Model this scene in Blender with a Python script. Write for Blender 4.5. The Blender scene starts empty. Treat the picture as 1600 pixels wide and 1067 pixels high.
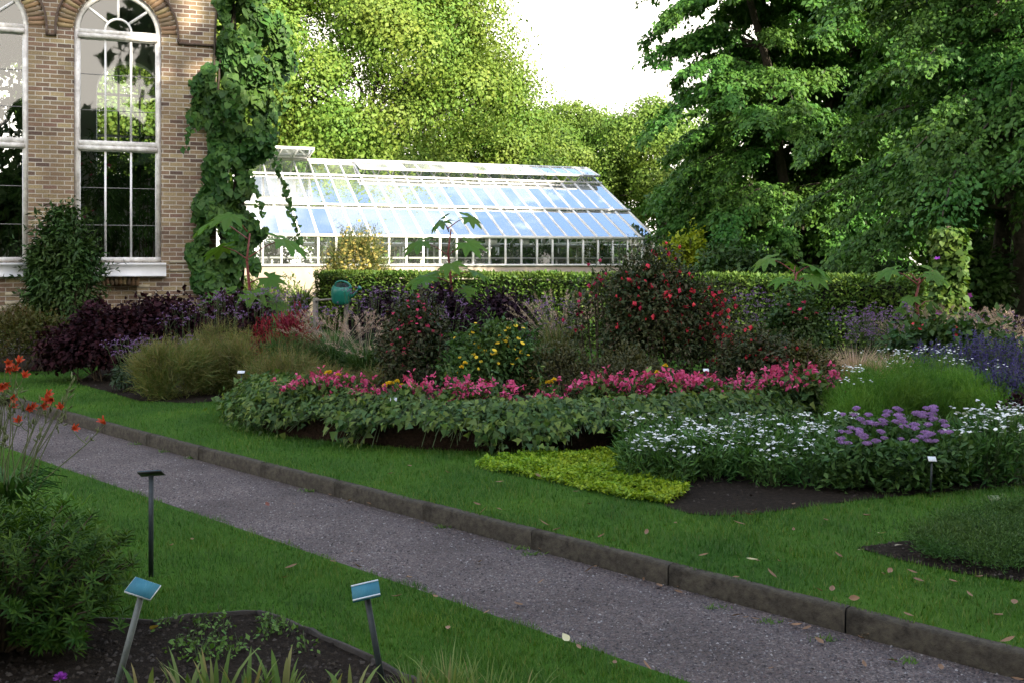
import bpy, math, random
import numpy as np
from mathutils import Vector

# ------------------------------------------------------------------ camera, sky, sun, exposure
SC = bpy.context.scene
COL = SC.collection
R = math.radians
F, W_, H_, EYE, HOR = 1555.0, 1600.0, 1067.0, 1.65, 412.0

cam_d = bpy.data.cameras.new("camera")
cam = bpy.data.objects.new("camera", cam_d)
COL.objects.link(cam)
cam.location = (0, 0, EYE)
cam.rotation_euler = (R(90), 0, 0)
cam_d.sensor_width = 36.0
cam_d.lens = 36.0 * F / W_
cam_d.shift_y = -((H_ / 2 - HOR) / W_)
cam_d.clip_end = 2000
SC.camera = cam

SUN_AZ = (0.60, -0.80)          # horizontal direction towards the sun: behind the viewpoint, to the right
SUN_EL = R(25)
world = bpy.data.worlds.new("World")
SC.world = world
world.use_nodes = True
nt = world.node_tree
sky = nt.nodes.new("ShaderNodeTexSky")
sky.sky_type = 'NISHITA'
sky.sun_disc = False
sky.sun_elevation = SUN_EL
sky.sun_rotation = math.atan2(SUN_AZ[0], SUN_AZ[1])
sky.air_density = 1.0
sky.dust_density = 1.5
sky.ozone_density = 1.2
bg = nt.nodes["Background"]
bg.inputs[1].default_value = 0.15
# bright summer clouds: a bank of white low in the sky, thin streaks higher up
wtc = nt.nodes.new("ShaderNodeTexCoord"); wsp = nt.nodes.new("ShaderNodeSeparateXYZ"); nt.links.new(wtc.outputs["Generated"], wsp.inputs[0])
wmp = nt.nodes.new("ShaderNodeMapping"); wmp.inputs["Scale"].default_value = (1.0, 1.0, 2.2); nt.links.new(wtc.outputs["Generated"], wmp.inputs[0])
wnz = nt.nodes.new("ShaderNodeTexNoise"); wnz.inputs["Scale"].default_value = 3.1; wnz.inputs["Detail"].default_value = 8; wnz.inputs["Roughness"].default_value = 0.55
nt.links.new(wmp.outputs[0], wnz.inputs["Vector"])
wel = nt.nodes.new("ShaderNodeMapRange"); wel.inputs[1].default_value = 0.12; wel.inputs[2].default_value = 0.60; wel.inputs[3].default_value = 0.32; wel.inputs[4].default_value = 0.035
nt.links.new(wsp.outputs[2], wel.inputs[0])
wad = nt.nodes.new("ShaderNodeMath"); wad.operation = 'ADD'; nt.links.new(wnz.outputs["Fac"], wad.inputs[0]); nt.links.new(wel.outputs[0], wad.inputs[1])
wfc = nt.nodes.new("ShaderNodeMapRange"); wfc.interpolation_type = 'SMOOTHSTEP'; wfc.inputs[1].default_value = 0.50; wfc.inputs[2].default_value = 0.68; nt.links.new(wad.outputs[0], wfc.inputs[0])
wmx = nt.nodes.new("ShaderNodeMixRGB"); wmx.inputs[2].default_value = (5.4, 5.0, 4.4, 1)
nt.links.new(wfc.outputs[0], wmx.inputs[0]); nt.links.new(sky.outputs[0], wmx.inputs[1]); nt.links.new(wmx.outputs[0], bg.inputs[0])

sd = bpy.data.lights.new("sun", 'SUN')
sd.energy = 3.4
sd.angle = R(0.5)
sd.color = (1.0, 0.90, 0.74)
sun = bpy.data.objects.new("sun", sd)
COL.objects.link(sun)
sdir = Vector((SUN_AZ[0] * math.cos(SUN_EL), SUN_AZ[1] * math.cos(SUN_EL), math.sin(SUN_EL)))
sun.rotation_euler = sdir.to_track_quat('Z', 'Y').to_euler()
sun.location = (30, -40, 30)

SC.view_settings.view_transform = 'Standard'
SC.view_settings.look = 'None'
SC.view_settings.exposure = 2.12
SC.view_settings.gamma = 1.0
SC.cycles.max_bounces = 8
SC.cycles.diffuse_bounces = 3
SC.cycles.transmission_bounces = 4
SC.cycles.transparent_max_bounces = 16
SC.cycles.use_denoising = True

# ------------------------------------------------------------------ small maths
def at(px, py, Y):
    return np.array(((px - 800) / F * Y, Y, EYE - (py - HOR) / F * Y))
LAWN = 0.10
def gnd(px, py, z=LAWN):
    Y = F * (EYE - z) / (py - HOR)
    return np.array(((px - 800) / F * Y, Y, z))
def nrm(a):
    a = np.asarray(a, float)
    return a / np.maximum(np.linalg.norm(a, axis=-1, keepdims=True), 1e-9)
def rdir(rng, n):
    return nrm(rng.normal(size=(n, 3)))

# ------------------------------------------------------------------ mesh accumulator
class Acc:
    def __init__(s):
        s.v = []; s.f = []; s.n = 0; s.mi = []
    def add(s, V, Fs, mi=0):
        """V (n,3); Fs = list of int arrays (m,k)."""
        V = np.asarray(V, float).reshape(-1, 3)
        for fa in Fs:
            fa = np.asarray(fa, int)
            if fa.size:
                s.f.append(fa + s.n); s.mi.append(np.full(len(fa), mi))
        s.v.append(V); s.n += len(V)
        return s
    def tmpl(s, T, P, A, N, L, Wd, Ht=None, mi=0):
        """copies of template T=(verts(k,3): along, across, up ; faces) at P, axis A, normal N"""
        tv, tf = T
        P = np.asarray(P, float).reshape(-1, 3); n = len(P)
        if n == 0: return s
        A = nrm(A); B = nrm(np.cross(N, A)); N = np.cross(A, B)
        L = np.broadcast_to(L, (n,)); Wd = np.broadcast_to(Wd, (n,))
        Ht = L if Ht is None else np.broadcast_to(Ht, (n,))
        V = (P[:, None, :] + tv[None, :, 0, None] * (A * L[:, None])[:, None, :]
             + tv[None, :, 1, None] * (B * Wd[:, None])[:, None, :]
             + tv[None, :, 2, None] * (N * Ht[:, None])[:, None, :])
        k = len(tv)
        base = (np.arange(n) * k)[:, None, None]
        by = {}
        for f in tf: by.setdefault(len(f), []).append(f)
        Fs = [(np.array(ff)[None] + base).reshape(-1, kk) for kk, ff in by.items()]
        return s.add(V.reshape(-1, 3), Fs, mi)
    def box(s, lo, hi, mi=0):
        x0, y0, z0 = lo; x1, y1, z1 = hi
        V = [(x0,y0,z0),(x1,y0,z0),(x1,y1,z0),(x0,y1,z0),(x0,y0,z1),(x1,y0,z1),(x1,y1,z1),(x0,y1,z1)]
        return s.add(V, [[(0,3,2,1),(4,5,6,7),(0,1,5,4),(1,2,6,5),(2,3,7,6),(3,0,4,7)]], mi)
    def obox(s, c, ax, ay, az, mi=0):
        """box with centre c and half-axis vectors"""
        c, ax, ay, az = map(lambda q: np.asarray(q, float), (c, ax, ay, az))
        V = [c + sx*ax + sy*ay + sz*az for sz in (-1,1) for sx, sy in ((-1,-1),(1,-1),(1,1),(-1,1))]
        return s.add(V, [[(0,3,2,1),(4,5,6,7),(0,1,5,4),(1,2,6,5),(2,3,7,6),(3,0,4,7)]], mi)
    def tube(s, pts, rad, seg=6, mi=0, cap=True):
        pts = np.asarray(pts, float); n = len(pts)
        rad = np.broadcast_to(rad, (n,))
        t = nrm(np.gradient(pts, axis=0))
        ref = np.array((0.31, 0.2, 0.93)) if abs(t[0][2]) < 0.9 else np.array((1.0, 0.1, 0.0))
        u = nrm(np.cross(t, ref)); w = np.cross(t, u)
        a = np.arange(seg) * 2 * math.pi / seg
        V = pts[:, None, :] + rad[:, None, None] * (np.cos(a)[None, :, None] * u[:, None, :] + np.sin(a)[None, :, None] * w[:, None, :])
        i = np.arange(n - 1)[:, None] * seg; j = np.arange(seg)[None]; j2 = (j + 1) % seg
        q = np.stack((i + j, i + j2, i + seg + j2, i + seg + j), -1).reshape(-1, 4)
        s.add(V.reshape(-1, 3), [q], mi)
        if cap and seg >= 3:
            b = s.n - n * seg
            s.f.append(np.array([[b + k for k in range(seg)][::-1]])); s.mi.append(np.array([mi]))
            s.f.append(np.array([[b + (n - 1) * seg + k for k in range(seg)]])); s.mi.append(np.array([mi]))
        return s
    def lathe(s, prof, seg=20, c=(0,0,0), mi=0):
        prof = np.asarray(prof, float); n = len(prof)
        a = np.arange(seg) * 2 * math.pi / seg
        V = np.zeros((n, seg, 3)); V[:, :, 0] = prof[:, 0, None] * np.cos(a); V[:, :, 1] = prof[:, 0, None] * np.sin(a); V[:, :, 2] = prof[:, 1, None]
        i = np.arange(n - 1)[:, None] * seg; j = np.arange(seg)[None]; j2 = (j + 1) % seg
        q = np.stack((i + j, i + j2, i + seg + j2, i + seg + j), -1).reshape(-1, 4)
        return s.add(V.reshape(-1, 3) + np.asarray(c), [q], mi)
    def mesh(s, name, mats, smooth=False):
        me = bpy.data.meshes.new(name)
        V = np.concatenate(s.v) if s.v else np.zeros((0, 3))
        if not isinstance(mats, (list, tuple)): mats = [mats]
        for m in mats: me.materials.append(m)
        me.vertices.add(len(V)); me.vertices.foreach_set("co", V.astype(np.float32).ravel())
        tot = np.concatenate([np.full(len(f), f.shape[1]) for f in s.f])
        idx = np.concatenate([f.ravel() for f in s.f])
        st = np.concatenate(([0], np.cumsum(tot)[:-1]))
        me.loops.add(len(idx)); me.loops.foreach_set("vertex_index", idx.astype(np.int32))
        me.polygons.add(len(tot)); me.polygons.foreach_set("loop_start", st.astype(np.int32))
        me.polygons.foreach_set("material_index", np.concatenate(s.mi).astype(np.int32))
        if smooth: me.polygons.foreach_set("use_smooth", np.ones(len(tot), bool))
        me.update(calc_edges=True); me.validate()
        return me
    def obj(s, name, mats, parent=None, smooth=False):
        o = bpy.data.objects.new(name, s.mesh(name, mats, smooth))
        COL.objects.link(o)
        if parent is not None: o.parent = parent
        return o

def tag(o, label=None, cat=None, group=None, kind=None):
    if label: o["label"] = label
    if cat: o["category"] = cat
    if group: o["group"] = group
    if kind: o["kind"] = kind
    return o
def thing(name, label, cat, loc, rz=0.0, group=None):
    o = bpy.data.objects.new(name, None)
    o.empty_display_size = 0.1
    COL.objects.link(o)
    o.location = tuple(float(q) for q in loc); o.rotation_euler = (0, 0, rz)
    return tag(o, label, cat, group)
def dup(o, loc, rz=0.0, sc=1.0, label=None, parent=None):
    c = o.copy(); COL.objects.link(c)
    if parent is None:
        c.location = tuple(float(q) for q in loc); c.rotation_euler = (0, 0, rz); c.scale = (sc, sc, sc)
        if label: c["label"] = label
    else:
        c.parent = parent
    for ch in list(o.children): dup(ch, None, parent=c)
    return c

# ------------------------------------------------------------------ materials
def newmat(name):
    m = bpy.data.materials.new(name); m.use_nodes = True
    t = m.node_tree
    return m, t, t.nodes, t.links, t.nodes["Principled BSDF"]
def ramp(N, cols, pos=None):
    r = N.new("ShaderNodeValToRGB"); e = r.color_ramp.elements
    while len(e) < len(cols): e.new(0.5)
    for i, c in enumerate(cols):
        e[i].position = (i / max(1, len(cols) - 1)) if pos is None else pos[i]
        e[i].color = (*c, 1)
    return r
def leafmat(name, cols, rough=0.55, trans=0.25, spec=0.22, tint=1.25, nscale=1.6):
    m, t, N, L, P = newmat(name)
    g = N.new("ShaderNodeNewGeometry"); r = ramp(N, cols)
    L.new(g.outputs["Random Per Island"], r.inputs[0])
    oi = N.new("ShaderNodeObjectInfo"); hs = N.new("ShaderNodeHueSaturation")
    mr = N.new("ShaderNodeMapRange"); mr.inputs[3].default_value = 0.86; mr.inputs[4].default_value = 1.14
    L.new(oi.outputs["Random"], mr.inputs[0]); L.new(mr.outputs[0], hs.inputs["Value"]); L.new(r.outputs[0], hs.inputs["Color"])
    gtc = N.new("ShaderNodeTexCoord"); gn = N.new("ShaderNodeTexNoise"); gn.inputs["Scale"].default_value = nscale; gn.inputs["Detail"].default_value = 3; L.new(gtc.outputs["Object"], gn.inputs["Vector"])
    gm = N.new("ShaderNodeMapRange"); gm.inputs[1].default_value = 0.3; gm.inputs[2].default_value = 0.7; gm.inputs[3].default_value = 0.475; gm.inputs[4].default_value = 0.52; L.new(gn.outputs["Fac"], gm.inputs[0]); L.new(gm.outputs[0], hs.inputs["Hue"])
    L.new(hs.outputs[0], P.inputs["Base Color"])
    P.inputs["Roughness"].default_value = rough; P.inputs["Specular IOR Level"].default_value = spec
    if trans > 0:
        tr = N.new("ShaderNodeBsdfTranslucent"); mx = N.new("ShaderNodeMixShader"); mx.inputs[0].default_value = trans
        mu = N.new("ShaderNodeMixRGB"); mu.blend_type = 'MULTIPLY'; mu.inputs[0].default_value = 1; mu.inputs[2].default_value = (tint, tint, 0.6, 1)
        L.new(hs.outputs[0], mu.inputs[1]); L.new(mu.outputs[0], tr.inputs[0])
        L.new(P.outputs[0], mx.inputs[1]); L.new(tr.outputs[0], mx.inputs[2])
        L.new(mx.outputs[0], N["Material Output"].inputs[0])
    return m
def plain(name, col, rough=0.6, var=0.2, scale=8.0, metal=0.0, bump=0.0, col2=None, spec=0.4, detail=6.0):
    m, t, N, L, P = newmat(name)
    tc = N.new("ShaderNodeTexCoord"); nz = N.new("ShaderNodeTexNoise")
    nz.inputs["Scale"].default_value = scale; nz.inputs["Detail"].default_value = detail; nz.inputs["Roughness"].default_value = 0.65
    L.new(tc.outputs["Object"], nz.inputs["Vector"])
    a = tuple(max(0, c * (1 - var)) for c in col); b = tuple(min(1, c * (1 + var)) for c in (col2 or col))
    r = ramp(N, [a, b], (0.3, 0.7)); L.new(nz.outputs["Fac"], r.inputs[0]); L.new(r.outputs[0], P.inputs["Base Color"])
    P.inputs["Roughness"].default_value = rough; P.inputs["Metallic"].default_value = metal; P.inputs["Specular IOR Level"].default_value = spec
    if bump:
        bp = N.new("ShaderNodeBump"); bp.inputs["Strength"].default_value = bump; bp.inputs["Distance"].default_value = 0.02
        L.new(nz.outputs["Fac"], bp.inputs["Height"]); L.new(bp.outputs[0], P.inputs["Normal"])
    return m
def islandmat(name, cols, rough=0.8, spec=0.3):
    m, t, N, L, P = newmat(name)
    g = N.new("ShaderNodeNewGeometry"); r = ramp(N, cols)
    L.new(g.outputs["Random Per Island"], r.inputs[0]); L.new(r.outputs[0], P.inputs["Base Color"])
    P.inputs["Roughness"].default_value = rough; P.inputs["Specular IOR Level"].default_value = spec
    return m
def brickmat(name, tint=1.0):
    m, t, N, L, P = newmat(name)
    tc = N.new("ShaderNodeTexCoord"); sp = N.new("ShaderNodeSeparateXYZ"); cb = N.new("ShaderNodeCombineXYZ")
    L.new(tc.outputs["Object"], sp.inputs[0])
    ad = N.new("ShaderNodeMath"); ad.operation = 'ADD'
    L.new(sp.outputs[0], ad.inputs[0]); L.new(sp.outputs[1], ad.inputs[1])
    wob = N.new("ShaderNodeTexNoise"); wob.inputs["Scale"].default_value = 9; L.new(tc.outputs["Object"], wob.inputs["Vector"])
    ws = N.new("ShaderNodeMath"); ws.operation = 'MULTIPLY_ADD'; ws.inputs[1].default_value = 0.012; L.new(wob.outputs["Fac"], ws.inputs[0]); L.new(sp.outputs[2], ws.inputs[2])
    L.new(ad.outputs[0], cb.inputs[0]); L.new(ws.outputs[0], cb.inputs[1])
    def brick(c1, c2, mo):
        b = N.new("ShaderNodeTexBrick"); b.offset = 0.5
        b.inputs["Scale"].default_value = 1; b.inputs["Brick Width"].default_value = 0.232; b.inputs["Row Height"].default_value = 0.0775
        b.inputs["Mortar Size"].default_value = 0.0078; b.inputs["Mortar Smooth"].default_value = 0.15; b.inputs["Bias"].default_value = 0.0
        b.inputs["Color1"].default_value = (*c1, 1); b.inputs["Color2"].default_value = (*c2, 1); b.inputs["Mortar"].default_value = (*mo, 1)
        L.new(cb.outputs[0], b.inputs["Vector"]); return b
    b = brick((0, 0, 0), (1, 1, 1), (0.5, 0.5, 0.5))
    r = ramp(N, [(0.085*tint, 0.058*tint, 0.048*tint), (0.165*tint, 0.112*tint, 0.072*tint), (0.20*tint, 0.15*tint, 0.085*tint), (0.15*tint, 0.092*tint, 0.07*tint), (0.26*tint, 0.205*tint, 0.115*tint), (0.12*tint, 0.085*tint, 0.065*tint)])
    r.color_ramp.interpolation = 'LINEAR'
    L.new(b.outputs["Color"], r.inputs[0])
    nz = N.new("ShaderNodeTexNoise"); nz.inputs["Scale"].default_value = 45; nz.inputs["Detail"].default_value = 8; L.new(tc.outputs["Object"], nz.inputs["Vector"])
    big = N.new("ShaderNodeTexNoise"); big.inputs["Scale"].default_value = 1.3; big.inputs["Detail"].default_value = 6; L.new(tc.outputs["Object"], big.inputs["Vector"])
    m1 = N.new("ShaderNodeMixRGB"); m1.blend_type = 'OVERLAY'; m1.inputs[0].default_value = 0.55
    L.new(r.outputs[0], m1.inputs[1]); L.new(nz.outputs["Fac"], m1.inputs[2])
    mor = ramp(N, [(0.36, 0.32, 0.27), (0.55, 0.52, 0.46)], (0.35, 0.7)); L.new(big.outputs["Fac"], mor.inputs[0])
    m2 = N.new("ShaderNodeMixRGB"); L.new(b.outputs["Fac"], m2.inputs[0]); L.new(m1.outputs[0], m2.inputs[1]); L.new(mor.outputs[0], m2.inputs[2])
    m3 = N.new("ShaderNodeMixRGB"); m3.blend_type = 'OVERLAY'; m3.inputs[0].default_value = 0.5; L.new(m2.outputs[0], m3.inputs[1]); L.new(big.outputs["Fac"], m3.inputs[2])
    L.new(m3.outputs[0], P.inputs["Base Color"]); P.inputs["Roughness"].default_value = 0.9; P.inputs["Specular IOR Level"].default_value = 0.2
    hm = N.new("ShaderNodeMath"); hm.operation = 'MULTIPLY_ADD'; hm.inputs[1].default_value = -1.0; L.new(b.outputs["Fac"], hm.inputs[0]); L.new(nz.outputs["Fac"], hm.inputs[2])
    bp = N.new("ShaderNodeBump"); bp.inputs["Strength"].default_value = 0.7; bp.inputs["Distance"].default_value = 0.012
    L.new(hm.outputs[0], bp.inputs["Height"]); L.new(bp.outputs[0], P.inputs["Normal"])
    return m
def glassmat(name, boost=1.0, tint=(0.93, 0.96, 0.95), base=0.06, dirt_sheen=0.0):
    """thin pane: reflects like two glass faces, lets the rest through; a pale diffuse film paints grime and whitish reflection"""
    m, t, N, L, P = newmat(name); N.remove(P)
    fr = N.new("ShaderNodeFresnel"); fr.inputs[0].default_value = 1.5
    ma = N.new("ShaderNodeMath"); ma.operation = 'MULTIPLY_ADD'; ma.use_clamp = True; ma.inputs[1].default_value = boost; ma.inputs[2].default_value = base
    L.new(fr.outputs[0], ma.inputs[0])
    tr = N.new("ShaderNodeBsdfTransparent"); tr.inputs[0].default_value = (*tint, 1)
    gl = N.new("ShaderNodeBsdfGlossy"); gl.inputs["Roughness"].default_value = 0.02
    tc = N.new("ShaderNodeTexCoord"); nz = N.new("ShaderNodeTexNoise"); nz.inputs["Scale"].default_value = 1.6; nz.inputs["Detail"].default_value = 3
    L.new(tc.outputs["Object"], nz.inputs["Vector"])
    bp = N.new("ShaderNodeBump"); bp.inputs["Strength"].default_value = 0.03; bp.inputs["Distance"].default_value = 0.02
    L.new(nz.outputs["Fac"], bp.inputs["Height"]); L.new(bp.outputs[0], gl.inputs["Normal"])
    mx = N.new("ShaderNodeMixShader"); L.new(ma.outputs[0], mx.inputs[0]); L.new(tr.outputs[0], mx.inputs[1]); L.new(gl.outputs[0], mx.inputs[2])
    out = mx
    if dirt_sheen > 0:
        df = N.new("ShaderNodeBsdfDiffuse"); df.inputs[0].default_value = (0.75, 0.78, 0.76, 1)
        rr = N.new("ShaderNodeMapRange"); rr.inputs[1].default_value = 0.35; rr.inputs[2].default_value = 0.75; rr.inputs[3].default_value = dirt_sheen * 0.25; rr.inputs[4].default_value = dirt_sheen
        n2 = N.new("ShaderNodeTexNoise"); n2.inputs["Scale"].default_value = 0.7; n2.inputs["Detail"].default_value = 5; L.new(tc.outputs["Object"], n2.inputs["Vector"])
        oi = N.new("ShaderNodeObjectInfo"); ao = N.new("ShaderNodeMath"); ao.operation = 'MULTIPLY_ADD'; ao.inputs[1].default_value = 0.45; L.new(oi.outputs["Random"], ao.inputs[0]); sb = N.new("ShaderNodeMath"); sb.operation = 'SUBTRACT'; sb.inputs[1].default_value = 0.22; L.new(n2.outputs["Fac"], sb.inputs[0]); L.new(sb.outputs[0], ao.inputs[2]); L.new(ao.outputs[0], rr.inputs[0])
        m2 = N.new("ShaderNodeMixShader"); L.new(rr.outputs[0], m2.inputs[0]); L.new(mx.outputs[0], m2.inputs[1]); L.new(df.outputs[0], m2.inputs[2]); out = m2
    L.new(out.outputs[0], N["Material Output"].inputs[0])
    return m

# ------------------------------------------------------------------ leaf templates: (verts along/across/up, faces)
def TV(*v): return np.array(v, float)
T_LEAF = (TV((0,0,0),(0.4,0.5,0.07),(1,0,-0.06),(0.4,-0.5,0.07),(0.5,0,0)), [(0,1,4),(1,2,4),(2,3,4),(3,0,4)])
T_LEAF2 = (TV((0,0,0),(0.45,0.5,0.08),(1,0,-0.05),(0.45,-0.5,0.08)), [(0,1,2),(0,2,3)])
T_QUAD = (TV((0,0,0),(0.5,0.5,0),(1,0,0),(0.5,-0.5,0)), [(0,1,2,3)])
T_HEART = (TV((0,0,0),(-0.12,0.28,0.03),(0.15,0.52,0.06),(0.5,0.42,0.04),(1,0,-0.12),(0.5,-0.42,0.04),(0.15,-0.52,0.06),(-0.12,-0.28,0.03),(0.4,0,-0.03)),
           [(0,1,8),(1,2,8),(2,3,8),(3,4,8),(4,5,8),(5,6,8),(6,7,8),(7,0,8)])
T_IVY = (TV((0,0,0),(0.05,0.5,0.02),(0.42,0.3,0.04),(1,0,-0.1),(0.42,-0.3,0.04),(0.05,-0.5,0.02),(0.3,0,0)), [(0,1,6),(1,2,6),(2,3,6),(3,4,6),(4,5,6),(5,0,6)])
T_BLADE = (TV((0,-0.5,0),(0,0.5,0),(0.5,0.38,0.10),(0.5,-0.38,0.10),(1,0,0)), [(0,1,2,3),(3,2,4)])
T_TRI = (TV((0,-0.5,0),(0,0.5,0),(1,0,0)), [(0,1,2)])
def star(k, inner=0.4, cup=0.25):
    v = [(0,0,0)]
    for i in range(2 * k):
        a = math.pi * i / k; r = 0.5 if i % 2 == 0 else 0.5 * inner
        v.append((r*math.cos(a), r*math.sin(a), cup * (1 if i % 2 == 0 else 0.4) * 0.5))
    return (TV(*v), [(0, 1 + i, 1 + (i + 1) % (2 * k)) for i in range(2 * k)])
T_STAR5 = star(5, 0.55); T_STAR6 = star(6, 0.5, 0.1)
def disc(k=7, dome=0.2):
    v = [(0,0,dome)] + [(0.5*math.cos(2*math.pi*i/k), 0.5*math.sin(2*math.pi*i/k), 0) for i in range(k)]
    return (TV(*v), [(0, 1 + i, 1 + (i + 1) % k) for i in range(k)])
T_DISC = disc(7, 0.15)
def palmate(k=8, notch=0.60, droop=0.30):
    v = [(0,0,0)]; f = []
    angs = np.linspace(-2.5, 2.5, k)
    pts = []
    for i, a in enumerate(angs):
        r = 1.0 - 0.13 * abs(a)
        if i: 
            am = (a + angs[i-1]) / 2; pts.append((am, r * notch))
        for da, rr in ((-0.21, 0.72), (-0.10, 0.88), (0, 1.0), (0.10, 0.88), (0.21, 0.72)):
            pts.append((a + da, r * rr))
    for a, r in pts: v.append((r*math.cos(a), r*math.sin(a), -droop*r*r + 0.05*math.cos(a*8)*r))
    n = len(pts)
    f = [(0, i + 1, i + 2) for i in range(n - 1)]
    return (TV(*v), f)
T_PALM = palmate()
T_FUCH = (TV((0,0,0),(0.45,0.5,0.3),(1,0.1,0),(0.45,-0.5,0.3),(0.45,0,-0.5),(1,-0.1,0.1)), [(0,1,2),(0,2,3),(0,3,4),(0,4,1),(4,3,5)])

# ------------------------------------------------------------------ scatter helpers
def lumpy(rng, n, R3, lumps, lr=0.38, lo=-0.15, shell=0.55, cen=0.62):
    """n points on lumps that fill an ellipsoid of radii R3 (centre at origin); returns points and outward normals.
    Lumps with direction z below lo are avoided."""
    R3 = np.asarray(R3, float)
    d = rdir(rng, lumps * 6); d = d[d[:, 2] > lo][:lumps]
    k = len(d)
    C = d * (cen + (1 - cen) * 0.4 * rng.random((k, 1))) * (0.82 + 0.3 * rng.random((k, 1)))
    rad = lr * (0.65 + 0.7 * rng.random(k))
    i = rng.integers(0, k, n)
    dd = rdir(rng, n)
    rr = rad[i] * (shell + (1 - shell) * rng.random(n)) * (1 + 0.12 * rng.normal(size=n))
    P = (C[i] + dd * rr[:, None]) * R3
    No = nrm(dd * 0.6 + nrm(P / R3) * 0.6)
    return P, No
def put_leaves(acc, rng, P, No, T, L, Wd, out=0.6, up=0.5, droop=-0.25, rnd=0.6, jit=0.3, mi=0):
    n = len(P)
    if n == 0: return
    A = nrm(No * out + rdir(rng, n) * rnd + np.array((0, 0, droop)))
    Nn = nrm(No * 0.5 + np.array((0, 0, up)) + rdir(rng, n) * 0.45)
    s = np.clip(1 + jit * rng.normal(size=n), 0.4, 1.8)
    acc.tmpl(T, P, A, Nn, L * s, Wd * s, mi=mi)
def stems(acc, rng, n, base_r, tops, rad=0.006, seg=4, bend=0.15):
    for q in tops[:n]:
        q = np.asarray(q, float)
        b = np.array((q[0]*0.2 + base_r*rng.normal()*0.4, q[1]*0.2 + base_r*rng.normal()*0.4, 0.0))
        m = (b + q) / 2 + np.array((q[0]*bend, q[1]*bend, 0.05))*1.0
        acc.tube([b, m, q], [rad, rad*0.75, rad*0.4], seg, cap=False)
# ------------------------------------------------------------------ material library
M = {}
M['bark'] = plain("bark", (0.05, 0.04, 0.03), 0.95, 0.5, 14, bump=0.6)
M['stem_green'] = plain("stem_green", (0.06, 0.09, 0.03), 0.7, 0.3, 30)
M['stem_red'] = plain("stem_red", (0.16, 0.035, 0.03), 0.5, 0.3, 30)
M['stem_brown'] = plain("stem_brown", (0.07, 0.05, 0.03), 0.8, 0.3, 30)
M['stem_dark'] = plain("stem_dark", (0.03, 0.022, 0.03), 0.6, 0.3, 30)
M['brick'] = brickmat("brick", 1.25)
M['stone'] = plain("plinth_stone", (0.20, 0.19, 0.17), 0.9, 0.35, 5, bump=0.4)
M['paleblock'] = plain("pale_block", (0.36, 0.31, 0.22), 0.9, 0.3, 9, bump=0.2)
M['paint'] = plain("weathered_white_paint", (0.62, 0.58, 0.54), 0.6, 0.32, 7, col2=(0.68, 0.67, 0.65), bump=0.15, detail=10)
M['sill'] = plain("sill_white", (0.70, 0.70, 0.70), 0.5, 0.1, 4)
M['mould'] = plain("dark_mould", (0.10, 0.07, 0.055), 0.9, 0.35, 20)
M['plaster'] = plain("cream_plaster", (0.40, 0.40, 0.37), 0.9, 0.06, 1.5)
M['gh_white'] = plain("greenhouse_white", (0.80, 0.79, 0.76), 0.45, 0.08, 3)
M['gh_plinth'] = plain("greenhouse_plinth", (0.44, 0.37, 0.30), 0.9, 0.15, 2.5, bump=0.2)
M['glass_win'] = glassmat("window_glass", 1.8, (0.86, 0.90, 0.89), 0.10)
M['glass_roof'] = glassmat("roof_glass", 3.2, (0.48, 0.56, 0.62), 0.50, dirt_sheen=0.16)  # pale film varies per pane, painting a patchier reflection over the grime
M['glass_wall'] = glassmat("wall_glass", 1.5, (0.90, 0.94, 0.92), 0.05, dirt_sheen=0.05)
M['glass_vent'] = glassmat("vent_glass", 2.0, (0.8, 0.84, 0.86), 0.2, dirt_sheen=0.55)  # whitish reflection of the vents is painted by a strong pale diffuse film
M['kerb'] = plain("kerb_concrete", (0.030, 0.023, 0.017), 0.95, 0.5, 22, bump=0.8, detail=14, col2=(0.048, 0.042, 0.030))
M['brickvar'] = islandmat("arch_bricks", [(0.1485, 0.087, 0.0675), (0.2835, 0.1885, 0.0975), (0.2025, 0.116, 0.0825), (0.3375, 0.261, 0.135), (0.135, 0.09425, 0.075)], 0.9, 0.2)
M['mortar'] = plain("mortar", (0.40, 0.37, 0.32), 0.95, 0.2, 20)

def soilmat(name, col):
    m, t, N, L, P = newmat(name)
    tc = N.new("ShaderNodeTexCoord"); a = N.new("ShaderNodeTexNoise"); a.inputs["Scale"].default_value = 35; a.inputs["Detail"].default_value = 10; a.inputs["Roughness"].default_value = 0.75
    L.new(tc.outputs["Object"], a.inputs["Vector"])
    r = ramp(N, [tuple(c*0.4 for c in col), col, tuple(c*2.2 for c in col)], (0.3, 0.55, 0.8)); L.new(a.outputs["Fac"], r.inputs[0]); L.new(r.outputs[0], P.inputs["Base Color"])
    P.inputs["Roughness"].default_value = 1; P.inputs["Specular IOR Level"].default_value = 0.1
    bp = N.new("ShaderNodeBump"); bp.inputs["Strength"].default_value = 1; bp.inputs["Distance"].default_value = 0.03
    L.new(a.outputs["Fac"], bp.inputs["Height"]); L.new(bp.outputs[0], P.inputs["Normal"])
    return m
M['soil'] = soilmat("bed_soil", (0.024, 0.018, 0.013))
M['peat'] = soilmat("peat_wall", (0.028, 0.017, 0.011))
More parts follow.
